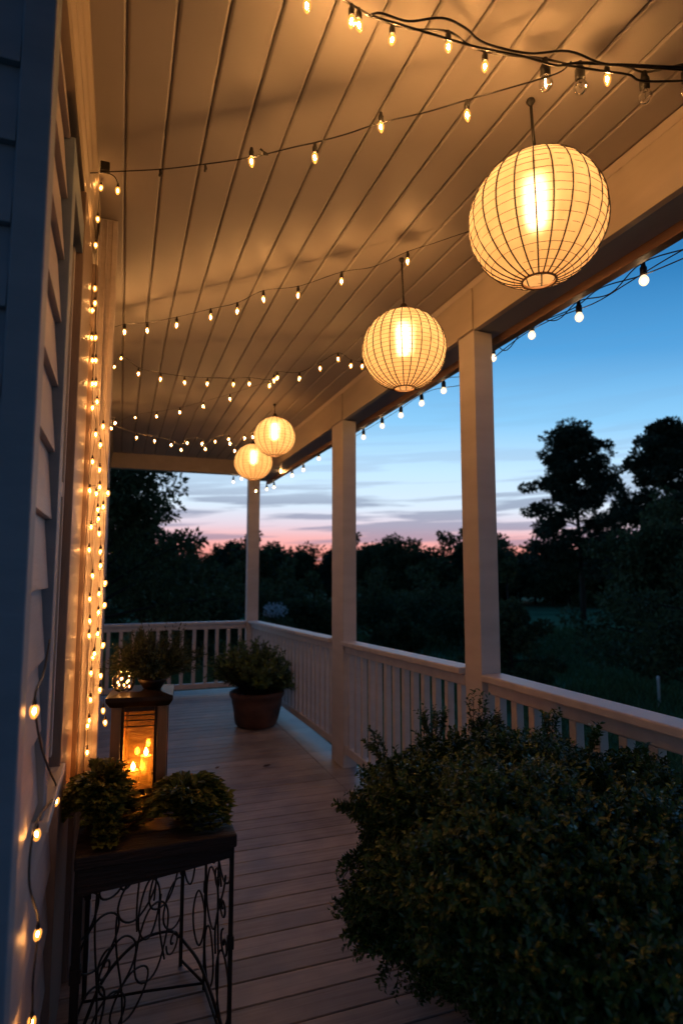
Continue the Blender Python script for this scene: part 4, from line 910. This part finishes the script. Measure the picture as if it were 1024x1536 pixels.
# nearer dark masses
def bushy(px, dist, topy, w, label, seed, name='shrub', kind='shrub', n=6000, lsz=.2, cat='bush', group=None):
    x, y = gp(px, dist); D_ = dist * math.cos(math.atan((px - 512) / 900)) if True else dist
    H = 1.35 + (860 - topy) / 900 * D_ - gz(x, y); place_tree(gen_tree(kind, H / .88, w, n, seed, lsz), x, y, label, name, group, cat=cat)
bushy(762, 15, 868, 2.3, 'dark rounded shrub just right of the nearest post above the railing', 31, lsz=.10, n=9000)
bushy(985, 24, 800, 5.4, 'big black leafy tree mass at the right edge under the pines', 32, 'broadleaf_tree', 'oak', 11000, .2, 'tree')
bushy(1000, 31, 780, 6.0, 'dark leafy tree behind the big one, bordering the misty field', 33, 'broadleaf_tree', 'shrub', 8000, .22, 'tree')
bushy(1045, 17, 850, 5.0, 'dark shrub cut by the right edge above the lawn', 34, lsz=.14, n=9000)
BG = 'dark bushes below the wood'
for i, (px, dist, topy, w, lab) in enumerate(((300, 27, 868, 5, 'dark bush beyond the middle of the end railing'), (360, 31, 865, 6, 'dark bush seen left of the farthest post'), (430, 33, 872, 6, 'dark bush seen between the farthest and the middle post'), (470, 27, 885, 4, 'dark bush touching the left side of the middle post'),
                                  (560, 36, 872, 7, 'dark bush just right of the middle post'), (640, 40, 880, 8, 'wide dark bush centred in the middle bay'), (700, 34, 885, 5, 'dark bush hidden partly behind the nearest post'), (600, 24, 930, 2.6, 'low dark bush in the rough grass of the middle bay'))):
    bushy(px, dist, topy, w, lab, 40 + i, group=BG, n=5000, lsz=.22)
bl = gp(413, 22)
def make_bloom():
    root = empty('flowering_shrub', (bl[0], bl[1], gz(*bl)), 'pale flowering shrub glimpsed between the farthest and middle posts', 'bush')
    H = 1.35 - gz(*bl) - (915 - 860) / 900 * 21.5
    parts = []; P = unit(260) * [.48, .48, .30] * RNG.uniform(.5, 1, (260, 1)) + [0, 0, H]
    parts.append(leafmesh(P, unit(260), unit(260), .09, .08)); tri_object('blossom', parts, M['bloom'], root)
    P = unit(2500) * [.8, .8, H * .5] * RNG.uniform(.4, 1, (2500, 1)) + [0, 0, H * .5]
    tri_object('foliage', [leafmesh(P, unit(2500), unit(2500), .13, .06)], M['treeleaf'], root)
    MB().tube([(0, 0, 0), (.05, 0, H * .8)], [.03, .01], 6).build('stems', M['bark'], root)
make_bloom()
# rough meadow growth
def undergrowth():
    parts = []; n = 26000
    D_ = 4 + 46 * RNG.uniform(0, 1, n) ** 1.3; a = np.radians(RNG.uniform(-4, 62, n)); X = D_ * np.sin(a); Y = D_ * np.cos(a)
    k = ((X > 2.2) | (Y > 7.8)) & (RNG.uniform(0, 1, n) < .35 + .65 * (np.sin(X * .5) * np.cos(Y * .37) > -.1)); X, Y, D_ = X[k], Y[k], D_[k]
    Z = np.array([gz(x, y) for x, y in zip(X, Y)]); P = np.stack([X, Y, Z], 1); rep = 3; P = np.repeat(P, rep, 0); D2 = np.repeat(D_, rep)
    P[:, :2] += RNG.normal(size=(len(P), 2)) * .12
    d = unit(len(P)) * .6; d[:, 2] = 1
    parts.append(leafmesh(P, d, unit(len(P)), (.12 + .006 * D2) * RNG.uniform(.6, 1.6, len(P)), .018 + .0014 * D2, .1))
    o = tri_object('tall_grass', parts, M['weed']); tag(o, 'rough dark tall grass and weeds on the lawn beyond the railing', 'grass', kind='stuff')
undergrowth()
x, y = gp(978, 15.0); zc = gz(x, y)
p = atP(978, 1006, y, 0)
st_ = empty('marker_stake', (x, y, zc), 'short pale stake standing in the dark lawn at the right', 'stake')
MB().lathe([(.0003, 0), (.03, 0), (.03, .62), (.036, .63), (.036, .70), (.0003, .73)], 12).build('stake', M['postwhite'], st_, True)
# ------------------------------------------------------------------ camera and render settings
cam = bpy.data.cameras.new('Camera'); co = bpy.data.objects.new('Camera', cam); COL.objects.link(co); S.camera = co
cam.sensor_fit = 'VERTICAL'; cam.sensor_height = 36; cam.sensor_width = 24; cam.lens = 36 * F / 1536
cam.clip_start = .02; cam.clip_end = 3000
R_ = Matrix((RT.tolist(), UP.tolist(), (-FW).tolist())).transposed(); co.matrix_world = Matrix.Translation(CP.tolist()) @ R_.to_4x4()
cam.dof.use_dof = True; cam.dof.focus_distance = 2.0; cam.dof.aperture_fstop = 2.6
S.view_settings.view_transform = 'Standard'; S.view_settings.look = 'None'; S.view_settings.exposure = 0; S.view_settings.gamma = 1
S.render.engine = 'CYCLES'; cy = S.cycles
S.view_settings.exposure = .42; cy.use_denoising = True; cy.use_light_tree = True; cy.max_bounces = 8; cy.diffuse_bounces = 4; cy.glossy_bounces = 3; cy.transmission_bounces = 4
cy.transparent_max_bounces = 16; cy.sample_clamp_indirect = 4; cy.caustics_reflective = False; cy.caustics_refractive = False
